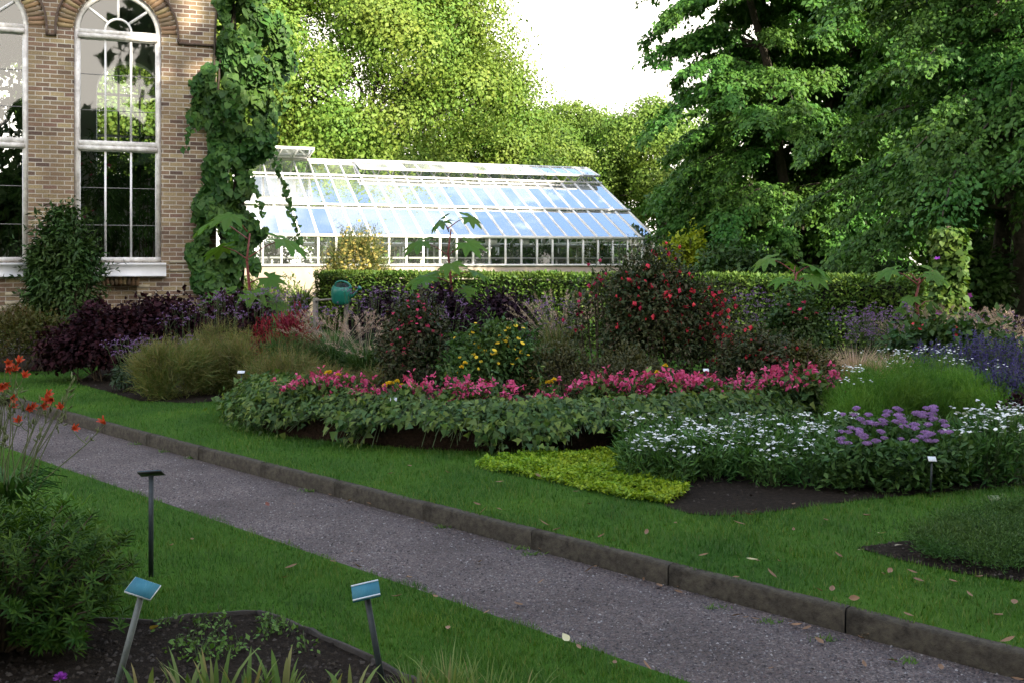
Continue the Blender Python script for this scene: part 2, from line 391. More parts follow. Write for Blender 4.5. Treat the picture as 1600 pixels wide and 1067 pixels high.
def gravelmat():
    m, t, N, L, P = newmat("gravel")
    tc = N.new("ShaderNodeTexCoord"); v = N.new("ShaderNodeTexVoronoi"); v.inputs["Scale"].default_value = 110; L.new(tc.outputs["Object"], v.inputs["Vector"])
    r = ramp(N, [(0.035, 0.029, 0.029), (0.088, 0.074, 0.075), (0.13, 0.10, 0.095), (0.064, 0.055, 0.057), (0.20, 0.175, 0.17)])
    sp = N.new("ShaderNodeSeparateXYZ"); L.new(v.outputs["Color"], sp.inputs[0]); L.new(sp.outputs[0], r.inputs[0])
    n2 = N.new("ShaderNodeTexNoise"); n2.inputs["Scale"].default_value = 2.2; n2.inputs["Detail"].default_value = 6; L.new(tc.outputs["Object"], n2.inputs["Vector"])
    mx = N.new("ShaderNodeMixRGB"); mx.blend_type = 'OVERLAY'; mx.inputs[0].default_value = 0.5; L.new(r.outputs[0], mx.inputs[1]); L.new(n2.outputs["Fac"], mx.inputs[2])
    n3 = N.new("ShaderNodeTexNoise"); n3.inputs["Scale"].default_value = 0.9; n3.inputs["Detail"].default_value = 4; L.new(tc.outputs["Object"], n3.inputs["Vector"])
    r3 = ramp(N, [(0.62, 0.58, 0.55), (1.2, 1.18, 1.15)], (0.35, 0.65)); L.new(n3.outputs["Fac"], r3.inputs[0])
    mz = N.new("ShaderNodeMixRGB"); mz.blend_type = 'MULTIPLY'; mz.inputs[0].default_value = 1; L.new(mx.outputs[0], mz.inputs[1]); L.new(r3.outputs[0], mz.inputs[2])
    L.new(mz.outputs[0], P.inputs["Base Color"]); P.inputs["Roughness"].default_value = 0.9
    bp = N.new("ShaderNodeBump"); bp.inputs["Strength"].default_value = 1; bp.inputs["Distance"].default_value = 0.008; bp.invert = True
    L.new(v.outputs["Distance"], bp.inputs["Height"]); L.new(bp.outputs[0], P.inputs["Normal"])
    return m
M['gravel'] = gravelmat()
M['pebble'] = islandmat("pebble", [(0.025, 0.021, 0.022), (0.07, 0.06, 0.063), (0.11, 0.082, 0.078), (0.046, 0.04, 0.043), (0.13, 0.115, 0.115), (0.078, 0.06, 0.058), (0.08, 0.07, 0.07), (0.28, 0.265, 0.26)], 0.85)
def turfmat():
    m, t, N, L, P = newmat("turf")
    tc = N.new("ShaderNodeTexCoord"); a = N.new("ShaderNodeTexNoise"); a.inputs["Scale"].default_value = 1.2; a.inputs["Detail"].default_value = 8
    L.new(tc.outputs["Object"], a.inputs["Vector"])
    r = ramp(N, [(0.022, 0.065, 0.006), (0.045, 0.105, 0.010)], (0.35, 0.7)); L.new(a.outputs["Fac"], r.inputs[0]); L.new(r.outputs[0], P.inputs["Base Color"])
    P.inputs["Roughness"].default_value = 1; P.inputs["Specular IOR Level"].default_value = 0.1
    return m
M['turf'] = turfmat()
def grassmat():
    """blade colour: per blade, with broad patches of fresher and duller turf"""
    m, t, N, L, P = newmat("grass_blade")
    g = N.new("ShaderNodeNewGeometry"); r = ramp(N, [(0.030, 0.105, 0.009), (0.050, 0.142, 0.013), (0.085, 0.175, 0.018), (0.036, 0.118, 0.011), (0.058, 0.15, 0.014), (0.13, 0.165, 0.03)])
    L.new(g.outputs["Random Per Island"], r.inputs[0])
    tc = N.new("ShaderNodeTexCoord"); a = N.new("ShaderNodeTexNoise"); a.inputs["Scale"].default_value = 1.5; a.inputs["Detail"].default_value = 5; L.new(tc.outputs["Object"], a.inputs["Vector"])
    r2 = ramp(N, [(0.60, 0.74, 0.9), (0.95, 0.95, 0.95), (1.35, 1.18, 0.9)], (0.32, 0.5, 0.68)); L.new(a.outputs["Fac"], r2.inputs[0])
    mu = N.new("ShaderNodeMixRGB"); mu.blend_type = 'MULTIPLY'; mu.inputs[0].default_value = 1; L.new(r.outputs[0], mu.inputs[1]); L.new(r2.outputs[0], mu.inputs[2])
    L.new(mu.outputs[0], P.inputs["Base Color"]); P.inputs["Roughness"].default_value = 0.55; P.inputs["Specular IOR Level"].default_value = 0.3
    tr = N.new("ShaderNodeBsdfTranslucent"); L.new(mu.outputs[0], tr.inputs[0]); mx = N.new("ShaderNodeMixShader"); mx.inputs[0].default_value = 0.3
    L.new(P.outputs[0], mx.inputs[1]); L.new(tr.outputs[0], mx.inputs[2]); L.new(mx.outputs[0], N["Material Output"].inputs[0])
    return m
M['grass'] = grassmat()

LM = lambda n, *c, **k: leafmat(n, list(c), **k)
M['lf_lime'] = LM('leaf_linden', (0.07286, 0.1446, 0.0184), (0.1154, 0.1948, 0.0276), (0.17, 0.2451, 0.0391), (0.09108, 0.1634, 0.023), trans=0.3, nscale=0.35)
M['lf_far'] = LM('leaf_far', (0.0819, 0.1555, 0.0207), (0.117, 0.1991, 0.0299), (0.1638, 0.2489, 0.0414), trans=0.3, nscale=0.35)
M['lf_beech'] = LM('leaf_beech', (0.0308, 0.0936, 0.0156), (0.0532, 0.1404, 0.0221), (0.084, 0.1885, 0.0286), trans=0.25, spec=0.25, nscale=0.35)
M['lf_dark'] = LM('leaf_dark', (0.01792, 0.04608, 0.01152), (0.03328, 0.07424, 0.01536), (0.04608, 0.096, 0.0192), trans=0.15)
M['lf_vine'] = LM('leaf_vine', (0.016, 0.055, 0.012), (0.034, 0.095, 0.018), (0.065, 0.145, 0.026), (0.045, 0.11, 0.03), trans=0.25)
M['lf_hedge'] = LM('leaf_hedge', (0.035, 0.085, 0.012), (0.065, 0.125, 0.018), (0.10, 0.16, 0.025), trans=0.2)
M['lf_purple'] = LM('leaf_purple', (0.009, 0.003, 0.005), (0.020, 0.006, 0.009), (0.034, 0.009, 0.012), trans=0.1, spec=0.12, rough=0.7)
M['lf_purple2'] = LM('leaf_violet', (0.010, 0.005, 0.010), (0.020, 0.009, 0.017), (0.032, 0.014, 0.024), trans=0.1, spec=0.12, rough=0.7)
M['lf_brown'] = LM('leaf_brown', (0.045, 0.05, 0.012), (0.07, 0.065, 0.014), (0.055, 0.08, 0.016), (0.09, 0.055, 0.018), trans=0.2)
M['lf_ivy'] = LM('leaf_trail', (0.022, 0.06, 0.016), (0.06, 0.125, 0.026), (0.13, 0.19, 0.036), (0.04, 0.09, 0.035), (0.07, 0.14, 0.03), trans=0.25)
M['lf_fuch'] = LM('leaf_fuchsia', (0.01792, 0.03584, 0.0128), (0.03584, 0.05376, 0.01792), (0.0576, 0.0704, 0.0256), (0.064, 0.0448, 0.0256), trans=0.15)
M['lf_lant'] = LM('leaf_lantana', (0.02304, 0.064, 0.01536), (0.0384, 0.096, 0.02048), (0.064, 0.128, 0.02816), trans=0.2)
M['lf_olive'] = LM('leaf_olive', (0.03584, 0.04352, 0.01536), (0.0576, 0.064, 0.02176), (0.0832, 0.0768, 0.02816), trans=0.15)
M['lf_jenny'] = LM('leaf_jenny', (0.096, 0.2016, 0.012), (0.184, 0.2912, 0.015), (0.272, 0.3696, 0.02), (0.128, 0.2464, 0.015), trans=0.25)
M['lf_daisy'] = LM('leaf_daisy', (0.02816, 0.0832, 0.0192), (0.04608, 0.1216, 0.0256), (0.0768, 0.1664, 0.03584), trans=0.2)
M['lf_feather'] = LM('leaf_feather', (0.045, 0.13, 0.016), (0.07, 0.18, 0.022), (0.10, 0.21, 0.03), trans=0.35)
M['lf_whorl'] = LM('leaf_whorl', (0.022, 0.065, 0.008), (0.042, 0.100, 0.010), (0.075, 0.145, 0.014), trans=0.25)
M['lf_iris'] = LM('leaf_iris', (0.05, 0.115, 0.025), (0.085, 0.16, 0.035), (0.14, 0.20, 0.06), (0.22, 0.19, 0.08), trans=0.25)
M['lf_castor'] = LM('leaf_castor', (0.052, 0.13, 0.0192), (0.0715, 0.1625, 0.024), (0.104, 0.195, 0.0288), trans=0.4)
M['lf_juniper'] = LM('leaf_juniper', (0.0297, 0.087, 0.016), (0.04725, 0.1232, 0.022), (0.0675, 0.1595, 0.028), trans=0.1)
M['lf_yellow'] = LM('leaf_yellowgreen', (0.208, 0.286, 0.015), (0.312, 0.364, 0.02), (0.26, 0.338, 0.03), trans=0.3)
M['lf_red'] = LM('leaf_redbed', (0.20, 0.018, 0.02), (0.30, 0.03, 0.03), (0.14, 0.012, 0.018), trans=0.2)
M['lf_weed'] = LM('leaf_weed', (0.06, 0.14, 0.025), (0.10, 0.20, 0.035), trans=0.25)
M['lf_herb'] = LM('leaf_herb', (0.03, 0.06, 0.03), (0.05, 0.085, 0.04), trans=0.15)
M['gr_tan'] = LM('grass_tan', (0.1235, 0.1313, 0.035), (0.19, 0.1785, 0.06), (0.095, 0.1365, 0.03), (0.07125, 0.1155, 0.03), trans=0.25)
M['gr_straw'] = LM('grass_straw', (0.414, 0.3136, 0.198), (0.506, 0.3696, 0.253), (0.345, 0.2352, 0.176), trans=0.2)
M['gr_plume'] = LM('grass_plume', (0.35, 0.28, 0.22), (0.45, 0.36, 0.28), (0.30, 0.20, 0.19), trans=0.2)
M['gr_green'] = LM('grass_fine', (0.03, 0.085, 0.02), (0.05, 0.115, 0.025), (0.07, 0.13, 0.035), trans=0.25)
PM = lambda n, *c, **k: leafmat(n, list(c), trans=k.get('trans', 0.25), rough=0.6, spec=0.2, tint=1.0, nscale=0.05)
M['fl_pink'] = PM('petal_pink', (0.4704, 0.05225, 0.1521), (0.6076, 0.09405, 0.234), (0.4116, 0.03135, 0.1053), (0.686, 0.1463, 0.2808))
M['fl_red'] = PM('petal_red', (0.50, 0.025, 0.03), (0.62, 0.05, 0.05), (0.42, 0.02, 0.06))
M['fl_crimson'] = PM('petal_crimson', (0.45, 0.025, 0.06), (0.58, 0.05, 0.12), (0.35, 0.02, 0.05))
M['fl_yellow'] = PM('petal_yellow', (0.70, 0.48, 0.02), (0.80, 0.60, 0.04), (0.60, 0.40, 0.02))
M['fl_white'] = PM('petal_white', (0.70, 0.72, 0.74), (0.80, 0.82, 0.82), (0.60, 0.64, 0.66))
M['fl_mauve'] = PM('petal_mauve', (0.336, 0.186, 0.48), (0.448, 0.279, 0.6), (0.4032, 0.217, 0.432))
M['fl_violet'] = PM('petal_violet', (0.13, 0.07, 0.18), (0.19, 0.10, 0.24), (0.20, 0.12, 0.22))
M['fl_blue'] = PM('petal_blue', (0.045, 0.035, 0.12), (0.065, 0.05, 0.17), (0.04, 0.03, 0.085))
M['fl_purple'] = PM('petal_purple', (0.34, 0.05, 0.48), (0.44, 0.08, 0.58))
M['fl_gold'] = PM('petal_gold', (0.24, 0.20, 0.05), (0.34, 0.27, 0.07), (0.18, 0.18, 0.05))
def lilymat():
    m, t, N, L, P = newmat("petal_lily")
    g = N.new("ShaderNodeNewGeometry"); r = ramp(N, [(0.36, 0.022, 0.012), (0.48, 0.055, 0.012), (0.40, 0.03, 0.016)]); L.new(g.outputs["Random Per Island"], r.inputs[0])
    L.new(r.outputs[0], P.inputs["Base Color"]); P.inputs["Roughness"].default_value = 0.5
    tr = N.new("ShaderNodeBsdfTranslucent"); tr.inputs[0].default_value = (0.5, 0.08, 0.02, 1); mx = N.new("ShaderNodeMixShader"); mx.inputs[0].default_value = 0.3
    L.new(P.outputs[0], mx.inputs[1]); L.new(tr.outputs[0], mx.inputs[2]); L.new(mx.outputs[0], N["Material Output"].inputs[0])
    return m
M['fl_lily'] = lilymat()
M['dead'] = leafmat("fallen_leaf", [(0.231, 0.168, 0.075), (0.315, 0.24, 0.12), (0.168, 0.084, 0.0525), (0.357, 0.312, 0.165)], trans=0.1)
M['dead_pale'] = leafmat("fallen_leaf_pale", [(0.45, 0.45, 0.24), (0.52, 0.48, 0.30)], trans=0.1)
M['dead_yellow'] = leafmat("fallen_leaf_yellow", [(0.45, 0.33, 0.06), (0.5, 0.38, 0.08)], trans=0.1)
M['dead_red'] = leafmat("fallen_leaf_red", [(0.15, 0.055, 0.04), (0.18, 0.07, 0.045)], trans=0.1)
M['post_grey'] = plain("post_grey", (0.16, 0.18, 0.17), 0.55, 0.2, 40, metal=0.2)
M['post_dark'] = plain("post_dark", (0.035, 0.045, 0.05), 0.5, 0.2, 40, metal=0.2)
M['plate_back'] = plain("plate_back", (0.02, 0.02, 0.022), 0.5, 0.2, 30)
M['plate_edge'] = plain("plate_edge", (0.50, 0.55, 0.58), 0.4, 0.15, 30)
def plateblue():
    m, t, N, L, P = newmat("plate_blue")
    tc = N.new("ShaderNodeTexCoord"); nz = N.new("ShaderNodeTexNoise"); nz.inputs["Scale"].default_value = 1
    mp = N.new("ShaderNodeMapping"); mp.inputs["Scale"].default_value = (300, 60, 60); L.new(tc.outputs["Object"], mp.inputs[0]); L.new(mp.outputs[0], nz.inputs["Vector"])
    wv = N.new("ShaderNodeTexNoise"); wv.inputs["Scale"].default_value = 20; L.new(tc.outputs["Object"], wv.inputs["Vector"])
    r = ramp(N, [(0.022, 0.115, 0.16), (0.032, 0.15, 0.20), (0.09, 0.20, 0.23)], (0.3, 0.6, 0.85)); 
    ad = N.new("ShaderNodeMath"); ad.operation = 'MULTIPLY_ADD'; ad.inputs[1].default_value = 0.5; ad.inputs[2].default_value = 0.0; L.new(wv.outputs["Fac"], ad.inputs[0])
    a2 = N.new("ShaderNodeMath"); a2.operation = 'MULTIPLY_ADD'; a2.inputs[1].default_value = 0.5; L.new(nz.outputs["Fac"], a2.inputs[0]); L.new(ad.outputs[0], a2.inputs[2])
    L.new(a2.outputs[0], r.inputs[0]); L.new(r.outputs[0], P.inputs["Base Color"]); P.inputs["Roughness"].default_value = 0.6; P.inputs["Specular IOR Level"].default_value = 0.2
    return m
M['plate_blue'] = plateblue()
M['tag_white'] = plain("tag_white", (0.62, 0.66, 0.70), 0.5, 0.1, 30)
M['tag_green'] = plain("tag_green", (0.11, 0.15, 0.06), 0.6, 0.2, 30)
M['can'] = plain("can_green", (0.016, 0.17, 0.13), 0.35, 0.15, 6)
M['can_in'] = plain("can_inside", (0.006, 0.03, 0.025), 0.6, 0.1, 6)
M['wood'] = plain("weathered_wood", (0.19, 0.17, 0.14), 0.9, 0.3, 25, bump=0.3)
M['sheet'] = plain("white_sheet", (0.80, 0.80, 0.78), 0.8, 0.03, 3)
M['bench'] = plain("bench_white", (0.66, 0.66, 0.62), 0.6, 0.1, 3)
M['pot'] = plain("terracotta", (0.24, 0.10, 0.06), 0.8, 0.2, 9)
M['edging'] = plain("timber_edging", (0.033, 0.0275, 0.0225), 0.95, 0.4, 18, bump=0.5)

# ------------------------------------------------------------------ ground, lawns, path, kerb
PN = np.array((0.689, 0.725)); PN /= np.linalg.norm(PN); PD = np.array((PN[1], -PN[0]))
D0, D1 = 3.30, 4.25              # path between these distances along PN
def pathpt(d, s, z):             # d across, s along (positive = to the right and nearer)
    q = PN * d + PD * s
    s2 = min(0.0, s + 7.0)       # the far left end bends away slightly
    q = q + PN * (0.004 * s2 * s2)
    return (q[0], q[1], z)
Ss = np.arange(-18, 9.01, 0.5)
def strip(acc, dl, dr, z, zz=None):
    V = []
    for s_ in Ss: V += [pathpt(dl, s_, z), pathpt(dr, s_, z if zz is None else zz)]
    q = [(2*i, 2*i+2, 2*i+3, 2*i+1) for i in range(len(Ss)-1)]
    acc.add(V, [q])
a = Acc(); a.add([(-400,-200,-0.06),(400,-200,-0.06),(400,700,-0.06),(-400,700,-0.06)], [[(0,1,2,3)]])
tag(a.obj("ground", M['turf']), kind="structure")
a = Acc(); strip(a, D0 - 0.06, D1, 0.0); tag(a.obj("path", M['gravel']), "grey gravel garden path", "path", kind="structure")
# near lawn: slightly raised edge, with the planted bed cut out of it
NEAR_Z = 0.015
BEDPX = [(60, 966), (239, 975), (298, 966), (403, 958), (485, 989), (583, 1034), (660, 1075)]
BED = [gnd(x, y, NEAR_Z)[:2] for x, y in BEDPX] + [np.array((-0.1, 2.6)), np.array((-3.2, 2.6)), np.array((-3.2, 4.6))]
def inpoly(P, poly):
    P = np.asarray(P); x, y = P[:, 0], P[:, 1]; c = np.zeros(len(P), bool); n = len(poly)
    for i in range(n):
        x0, y0 = poly[i][:2]; x1, y1 = poly[(i+1) % n][:2]
        if y0 == y1: continue
        m = ((y0 > y) != (y1 > y)) & (x < (x1 - x0) * (y - y0) / (y1 - y0) + x0); c ^= m
    return c
a = Acc(); strip(a, 1.0, D0, NEAR_Z)
near = tag(a.obj("near_lawn", M['turf']), kind="structure")
a = Acc(); n = len(BED); V = [(p[0], p[1], NEAR_Z + 0.004) for p in BED]; a.add(V, [[tuple(range(n))]])
tag(a.obj("near_soil_bed", M['soil']), kind="structure")
# far lawn, ten centimetres higher, from the kerb to beyond the hedge
a = Acc(); V = []
for s_ in Ss: V += [pathpt(D1 + 0.04, s_, LAWN), (pathpt(D1, s_, 0)[0] + 25, 70, LAWN)]
a.add(V, [[(2*i, 2*i+2, 2*i+3, 2*i+1) for i in range(len(Ss)-1)]])
a.add([(-60, 9, LAWN - 0.004), (60, 14.5, LAWN - 0.004), (120, 200, LAWN - 0.004), (-120, 200, LAWN - 0.004)], [[(0,1,2,3)]])
tag(a.obj("far_lawn", M['turf']), kind="structure")
# kerb stones
def kerb_stone(s0, s1, rng, g0=0.0004, g1=0.0004):
    a = Acc(); n = 7; V = []
    c = pathpt(D1 + 0.04, (s0+s1)/2, 0)
    tilt = rng.normal() * 0.004
    for i in range(n):
        s_ = s0 + g0 + (s1 - s0 - g0 - g1) * i / (n - 1)
        h = 0.108 + rng.normal() * 0.0012
        for d, z in ((D1 + rng.normal()*0.001, -0.03), (D1 + rng.normal()*0.002, h - 0.012), (D1 + 0.012, h + rng.normal()*0.001), (D1 + 0.060, h), (D1 + 0.068, h - 0.03)):
            p = pathpt(d, s_, z); V.append((p[0]-c[0], p[1]-c[1], p[2]))
    q = [(5*i+j, 5*i+5+j, 5*i+6+j, 5*i+j+1) for i in range(n-1) for j in range(4)]
    a.add(V, [q, [(4,3,2,1,0)], [tuple(5*(n-1)+j for j in range(5))]])
    o = a.obj("kerb_stone", M['kerb'])
    o.location = (c[0], c[1], 0)
    return o
rng = np.random.default_rng(3)
s_joint = float(np.dot(PD, np.array((0.818, 5.12))))
k = -18
while True:
    s0 = s_joint + k * 0.95; k += 1
    if s0 > 6: break
    if s0 < -17.5: continue
    tag(kerb_stone(s0, s0 + 0.95, rng, *[0.004 if kk in (1, 2, -4, -9) else 0.0004 for kk in (k, k + 1)]), "dark grey kerb stone edging the gravel path below the far lawn", "kerb stone", "kerb stones along the path")

# raised round bed (peat wall), soil beds on the far lawn
RB_C, RB_R, RB_H = np.array((0.15, 10.6)), np.array((2.85, 2.35)), 0.36
a = Acc(); k = 60; V = []
for i in range(k):
    t_ = 2*math.pi*i/k; w = 1 + 0.012*math.sin(7*t_) + 0.008*math.sin(13*t_+1)
    for rr, z in ((1.015, LAWN - 0.01), (1.0, RB_H - 0.03), (0.985, RB_H), (0.95, RB_H - 0.01)):
        V.append((RB_R[0]*rr*w*math.cos(t_), RB_R[1]*rr*w*math.sin(t_), z))
a.add(V, [[(4*i+j, 4*((i+1)%k)+j, 4*((i+1)%k)+j+1, 4*i+j+1) for i in range(k) for j in range(3)], [tuple(4*i+3 for i in range(k))]])
rb = a.obj("raised_bed", M['peat']); rb.location = (RB_C[0], RB_C[1], 0)
tag(rb, "round raised bed with a dark peat wall under trailing leaves", "raised bed")
def soil_patch(px, name="soil_bed", dz=0.006):
    a = Acc(); V = [tuple(gnd(x, y, LAWN)[:2]) + (LAWN + dz,) for x, y in px]
    a.add(V, [[tuple(range(len(V)))]]); return tag(a.obj(name, M['soil']), kind="structure")
SOIL_R = [(1040, 792), (1075, 802), (1110, 806), (1180, 803), (1250, 794), (1340, 782), (1440, 772), (1560, 762), (1700, 750), (1700, 640), (1400, 640), (1010, 690), (975, 735), (1030, 770)]
SOIL_J = [(1338, 856), (1400, 874), (1500, 896), (1640, 915), (1760, 900), (1700, 815), (1560, 812), (1420, 845)]
SOIL_L = [(118, 599), (170, 612), (215, 626), (300, 630), (380, 622), (480, 600), (560, 560), (330, 545), (180, 560)]
SOIL_B = [(-200, 560), (-200, 585), (60, 580), (140, 574), (200, 560), (420, 540), (300, 510), (-100, 515)]
soil_patch(SOIL_R); soil_patch(SOIL_J); soil_patch(SOIL_L); soil_patch(SOIL_B)
JENNY = [(738, 729), (790, 720), (830, 713), (905, 710), (965, 711), (985, 733), (1010, 739), (1060, 752), (1078, 773), (1045, 789), (995, 785), (930, 771), (850, 752), (790, 740)]
def polyw(px, z=LAWN): return [gnd(x, y, z)[:2] for x, y in px]

# grass blades
def blades(name, P, z, L, Wd, rng, label=None):
    n = len(P)
    a = Acc(); ang = rng.random(n) * 6.283
    lean = 0.25 + 0.55 * rng.random(n)
    A = np.stack((np.cos(ang)*lean, np.sin(ang)*lean, np.ones(n)), 1)
    Nn = np.stack((np.cos(ang), np.sin(ang), -lean), 1)
    x, y = P[:, 0], P[:, 1]; s = (0.6 + 0.8*rng.random(n))*(1 + 0.30*np.sin(x*5.3 + 2*np.sin(y*2.1))*np.sin(y*6.7 + 1.5*np.sin(x*3.3)) + 0.18*np.sin(x*17 + y*13))
    a.tmpl(T_TRI, np.column_stack((P, np.full(n, z))), A, Nn, L * s, Wd * (0.7 + 0.6*rng.random(n)))
    return tag(a.obj(name, M['grass']), label, "grass" if label else None, kind="stuff")
rng = np.random.default_rng(11)
def scatter(n, xmin, xmax, ymin, ymax, fn, dens_near=None):
    P = np.column_stack((rng.uniform(xmin, xmax, n), rng.uniform(ymin, ymax, n)))
    if dens_near is not None:
        P = P[rng.random(len(P)) < np.minimum(1, (dens_near / P[:, 1]) ** 2)]
    return P[fn(P)]
def dpath(P): return P @ PN
def vis(P): return np.abs(P[:, 0]) < P[:, 1] * 0.5145 * 1.06 + 0.3
P = scatter(420000, -5.5, 1.6, 3.4, 9.5, lambda P: (dpath(P) < D0 + 0.0 + 0.02*np.sin(P[:,0]*9) + 0.02*np.sin(P[:,0]*23)) & vis(P) & ~inpoly(P, BED), 4.6)
blades("near_lawn_grass", P, NEAR_Z, 0.027, 0.0040, rng, "short green turf on the near side of the gravel path")
def s_along(P): return P @ PD
def farok(P):
    s2 = np.minimum(0.0, s_along(P) + 7.0)
    m = (dpath(P) - 0.004*s2*s2 > D1 + 0.034 + 0.012*np.sin(P[:,0]*11)) & vis(P)
    for px in (SOIL_R, SOIL_J, SOIL_L, JENNY, SOIL_B): m &= ~inpoly(P, polyw(px))
    e = ((P - RB_C) / (RB_R * 1.01)); m &= (e*e).sum(1) > 1
    return m
P = scatter(900000, -9, 6.5, 3.4, 16, farok, 6.0)
blades("far_lawn_grass", P, LAWN, 0.031, 0.0052, rng, "green turf between the kerb and the flower beds")
# pebbles on the path
n = 90000
s_ = rng.uniform(-16, 6, n); d_ = rng.uniform(D0 - 0.05, D1, n)
q = PN[None]*d_[:, None] + PD[None]*s_[:, None]; s2 = np.minimum(0, s_+7.0); q = q + PN[None]*(0.004*s2*s2)[:, None]
q = q[vis(q) & (q[:,1] > 3.3)]; q = q[rng.random(len(q)) < np.minimum(1, (5.0/q[:,1])**1.5)]
T_OCT = (TV((1,0,0),(0,1,0),(-1,0,0),(0,-1,0),(0,0,1)), [(0,1,4),(1,2,4),(2,3,4),(3,0,4)])
a = Acc(); n = len(q); sz = 0.0034 + 0.0055*rng.random(n)**3
A = rdir(rng, n); A[:, 2] *= 0.2
a.tmpl(T_OCT, np.column_stack((q, np.full(n, 0.0))), A, np.array((0,0,1.0)) + 0.4*rdir(rng, n), sz*1.2, sz*0.9, sz*0.9)
tag(a.obj("gravel_pebble", M['pebble']), "small grey and pinkish gravel stones covering the path", "gravel", kind="stuff")
# crumbs of soil in the beds
crumb_P = []
for px, nn in ((SOIL_R, 5000), (SOIL_J, 2500), (SOIL_L, 1500)):
    po = np.array(polyw(px)); lo, hi = po.min(0), po.max(0)
    Q = rng.uniform(lo, hi, (nn, 2)); Q = Q[inpoly(Q, po)]; crumb_P.append(np.column_stack((Q, np.full(len(Q), LAWN + 0.006))))
po = np.array(BED); Q = rng.uniform(po.min(0), po.max(0), (9000, 2)); Q = Q[inpoly(Q, po)]; crumb_P.append(np.column_stack((Q, np.full(len(Q), NEAR_Z + 0.004))))
Q = np.concatenate(crumb_P); n = len(Q); a = Acc(); sz = 0.004 + 0.010*rng.random(n)**2; A = rdir(rng, n); A[:, 2] *= 0.3
a.tmpl(T_OCT, Q, A, np.array((0,0,1.0)) + 0.5*rdir(rng, n), sz*1.2, sz, sz)
tag(a.obj("soil_crumb", islandmat("soil_crumb", [(0.018,0.014,0.011),(0.04,0.032,0.024),(0.025,0.02,0.016),(0.07,0.06,0.05)], 1, 0.1)), "dark crumbs of bare bed soil", "soil", kind="stuff")
# ------------------------------------------------------------------ brick building
TH = R(19.5)
bld = thing("brick_building", "old brown brick orangery with tall arched white windows, left edge of the picture", "building", (-5.43, 18.28, 0), TH)
LEFT, TOP, WT = -13.0, 9.2, 0.40           # local x runs from LEFT to 0 (corner), y into the building
WIN = [-8.20, -6.027, -3.853, -1.680]; HW, Z0, ZS = 0.725, 1.66, 5.78
NICHE = (-1.93, -1.36, 0.86, 1.33)
def facade(acc, y, flip, Z0=Z0):
    """wall skin with arched openings at depth y"""
    xs = [LEFT]
    quads = []
    def rect(x0, x1, z0, z1):
        if x1 - x0 > 1e-4 and z1 - z0 > 1e-4: quads.append([(x0, y, z0), (x1, y, z0), (x1, y, z1), (x0, y, z1)])
    cur = LEFT
    for wc in WIN:
        x0, x1 = wc - HW, wc + HW
        rect(cur, x0, 0.55, TOP); cur = x1
        if not flip and Z0 < 2 and y == 0 and x0 < NICHE[0] < x1:
            n0, n1, nz0, nz1 = NICHE
            rect(x0, n0, 0.55, Z0); rect(n1, x1, 0.55, Z0); rect(n0, n1, 0.55, nz0); rect(n0, n1, nz1, Z0)
        else: rect(x0, x1, 0.55, Z0)
        k = 20
        for i in range(k):
            a0, a1 = math.pi - math.pi*i/k, math.pi - math.pi*(i+1)/k
            p0 = (wc + HW*math.cos(a0), ZS + HW*math.sin(a0)); p1 = (wc + HW*math.cos(a1), ZS + HW*math.sin(a1))
            quads.append([(p0[0], y, p0[1]), (p1[0], y, p1[1]), (p1[0], y, TOP), (p0[0], y, TOP)])
    rect(cur, 0.0, 0.55, TOP)
    for q in quads: acc.add(q, [[(0,1,2,3) if not flip else (3,2,1,0)]])
def reveal(acc, y0, y1, Z0=Z0):
    for wc in WIN:
        pts = [(wc - HW, Z0), (wc - HW, ZS)] + [(wc + HW*math.cos(math.pi - math.pi*i/20), ZS + HW*math.sin(math.pi - math.pi*i/20)) for i in range(1, 20)] + [(wc + HW, ZS), (wc + HW, Z0)]
        n = len(pts)
        acc.add([(p[0], y0, p[1]) for p in pts] + [(p[0], y1, p[1]) for p in pts], [[(i, i+1, n+i+1, n+i) for i in range(n-1)] + [(n-1, 0, n, 2*n-1)]])
a = Acc(); facade(a, 0.0, False); reveal(a, 0.0, WT)
# niche below the sill, end wall, back wall
n0, n1, nz0, nz1 = NICHE
a.add([(n0,0.12,nz0),(n1,0.12,nz0),(n1,0.12,nz1),(n0,0.12,nz1),(n0,0,nz0),(n1,0,nz0),(n1,0,nz1),(n0,0,nz1)], [[(0,1,2,3),(4,5,1,0),(5,6,2,1),(6,7,3,2),(7,4,0,3)]])
BD = 7.0
a.add([(0,0,0.55),(0,BD,0.55),(0,BD,TOP),(0,0,TOP),(LEFT,0,0.55),(LEFT,BD,0.55),(LEFT,BD,TOP),(LEFT,0,TOP)], [[(0,1,2,3),(5,4,7,6)]])
ZB = 3.75
facade(a, BD, True, ZB)
a.obj("brick_wall", M['brick'], bld)
# inner plaster skin, floor, ceiling
a = Acc(); facade(a, WT, True); facade(a, BD - WT, False, ZB)
a.add([(-0.4,WT,1.0),(-0.4,BD-WT,1.0),(-0.4,BD-WT,8.6),(-0.4,WT,8.6),(LEFT+.4,WT,1.0),(LEFT+.4,BD-WT,1.0),(LEFT+.4,BD-WT,8.6),(LEFT+.4,WT,8.6)],
      [[(3,2,1,0),(4,5,6,7),(2,3,7,6),(0,1,5,4)]])
reveal(a, BD - WT, BD, ZB)
a.obj("inner_wall", M['plaster'], bld)
a = Acc(); a.box((LEFT-0.06, -0.07, 0.0), (0.06, -0.0, 0.55)); a.box((0.0, 0.0, 0.0), (0.06, BD, 0.55)); a.obj("plinth", M['stone'], bld)
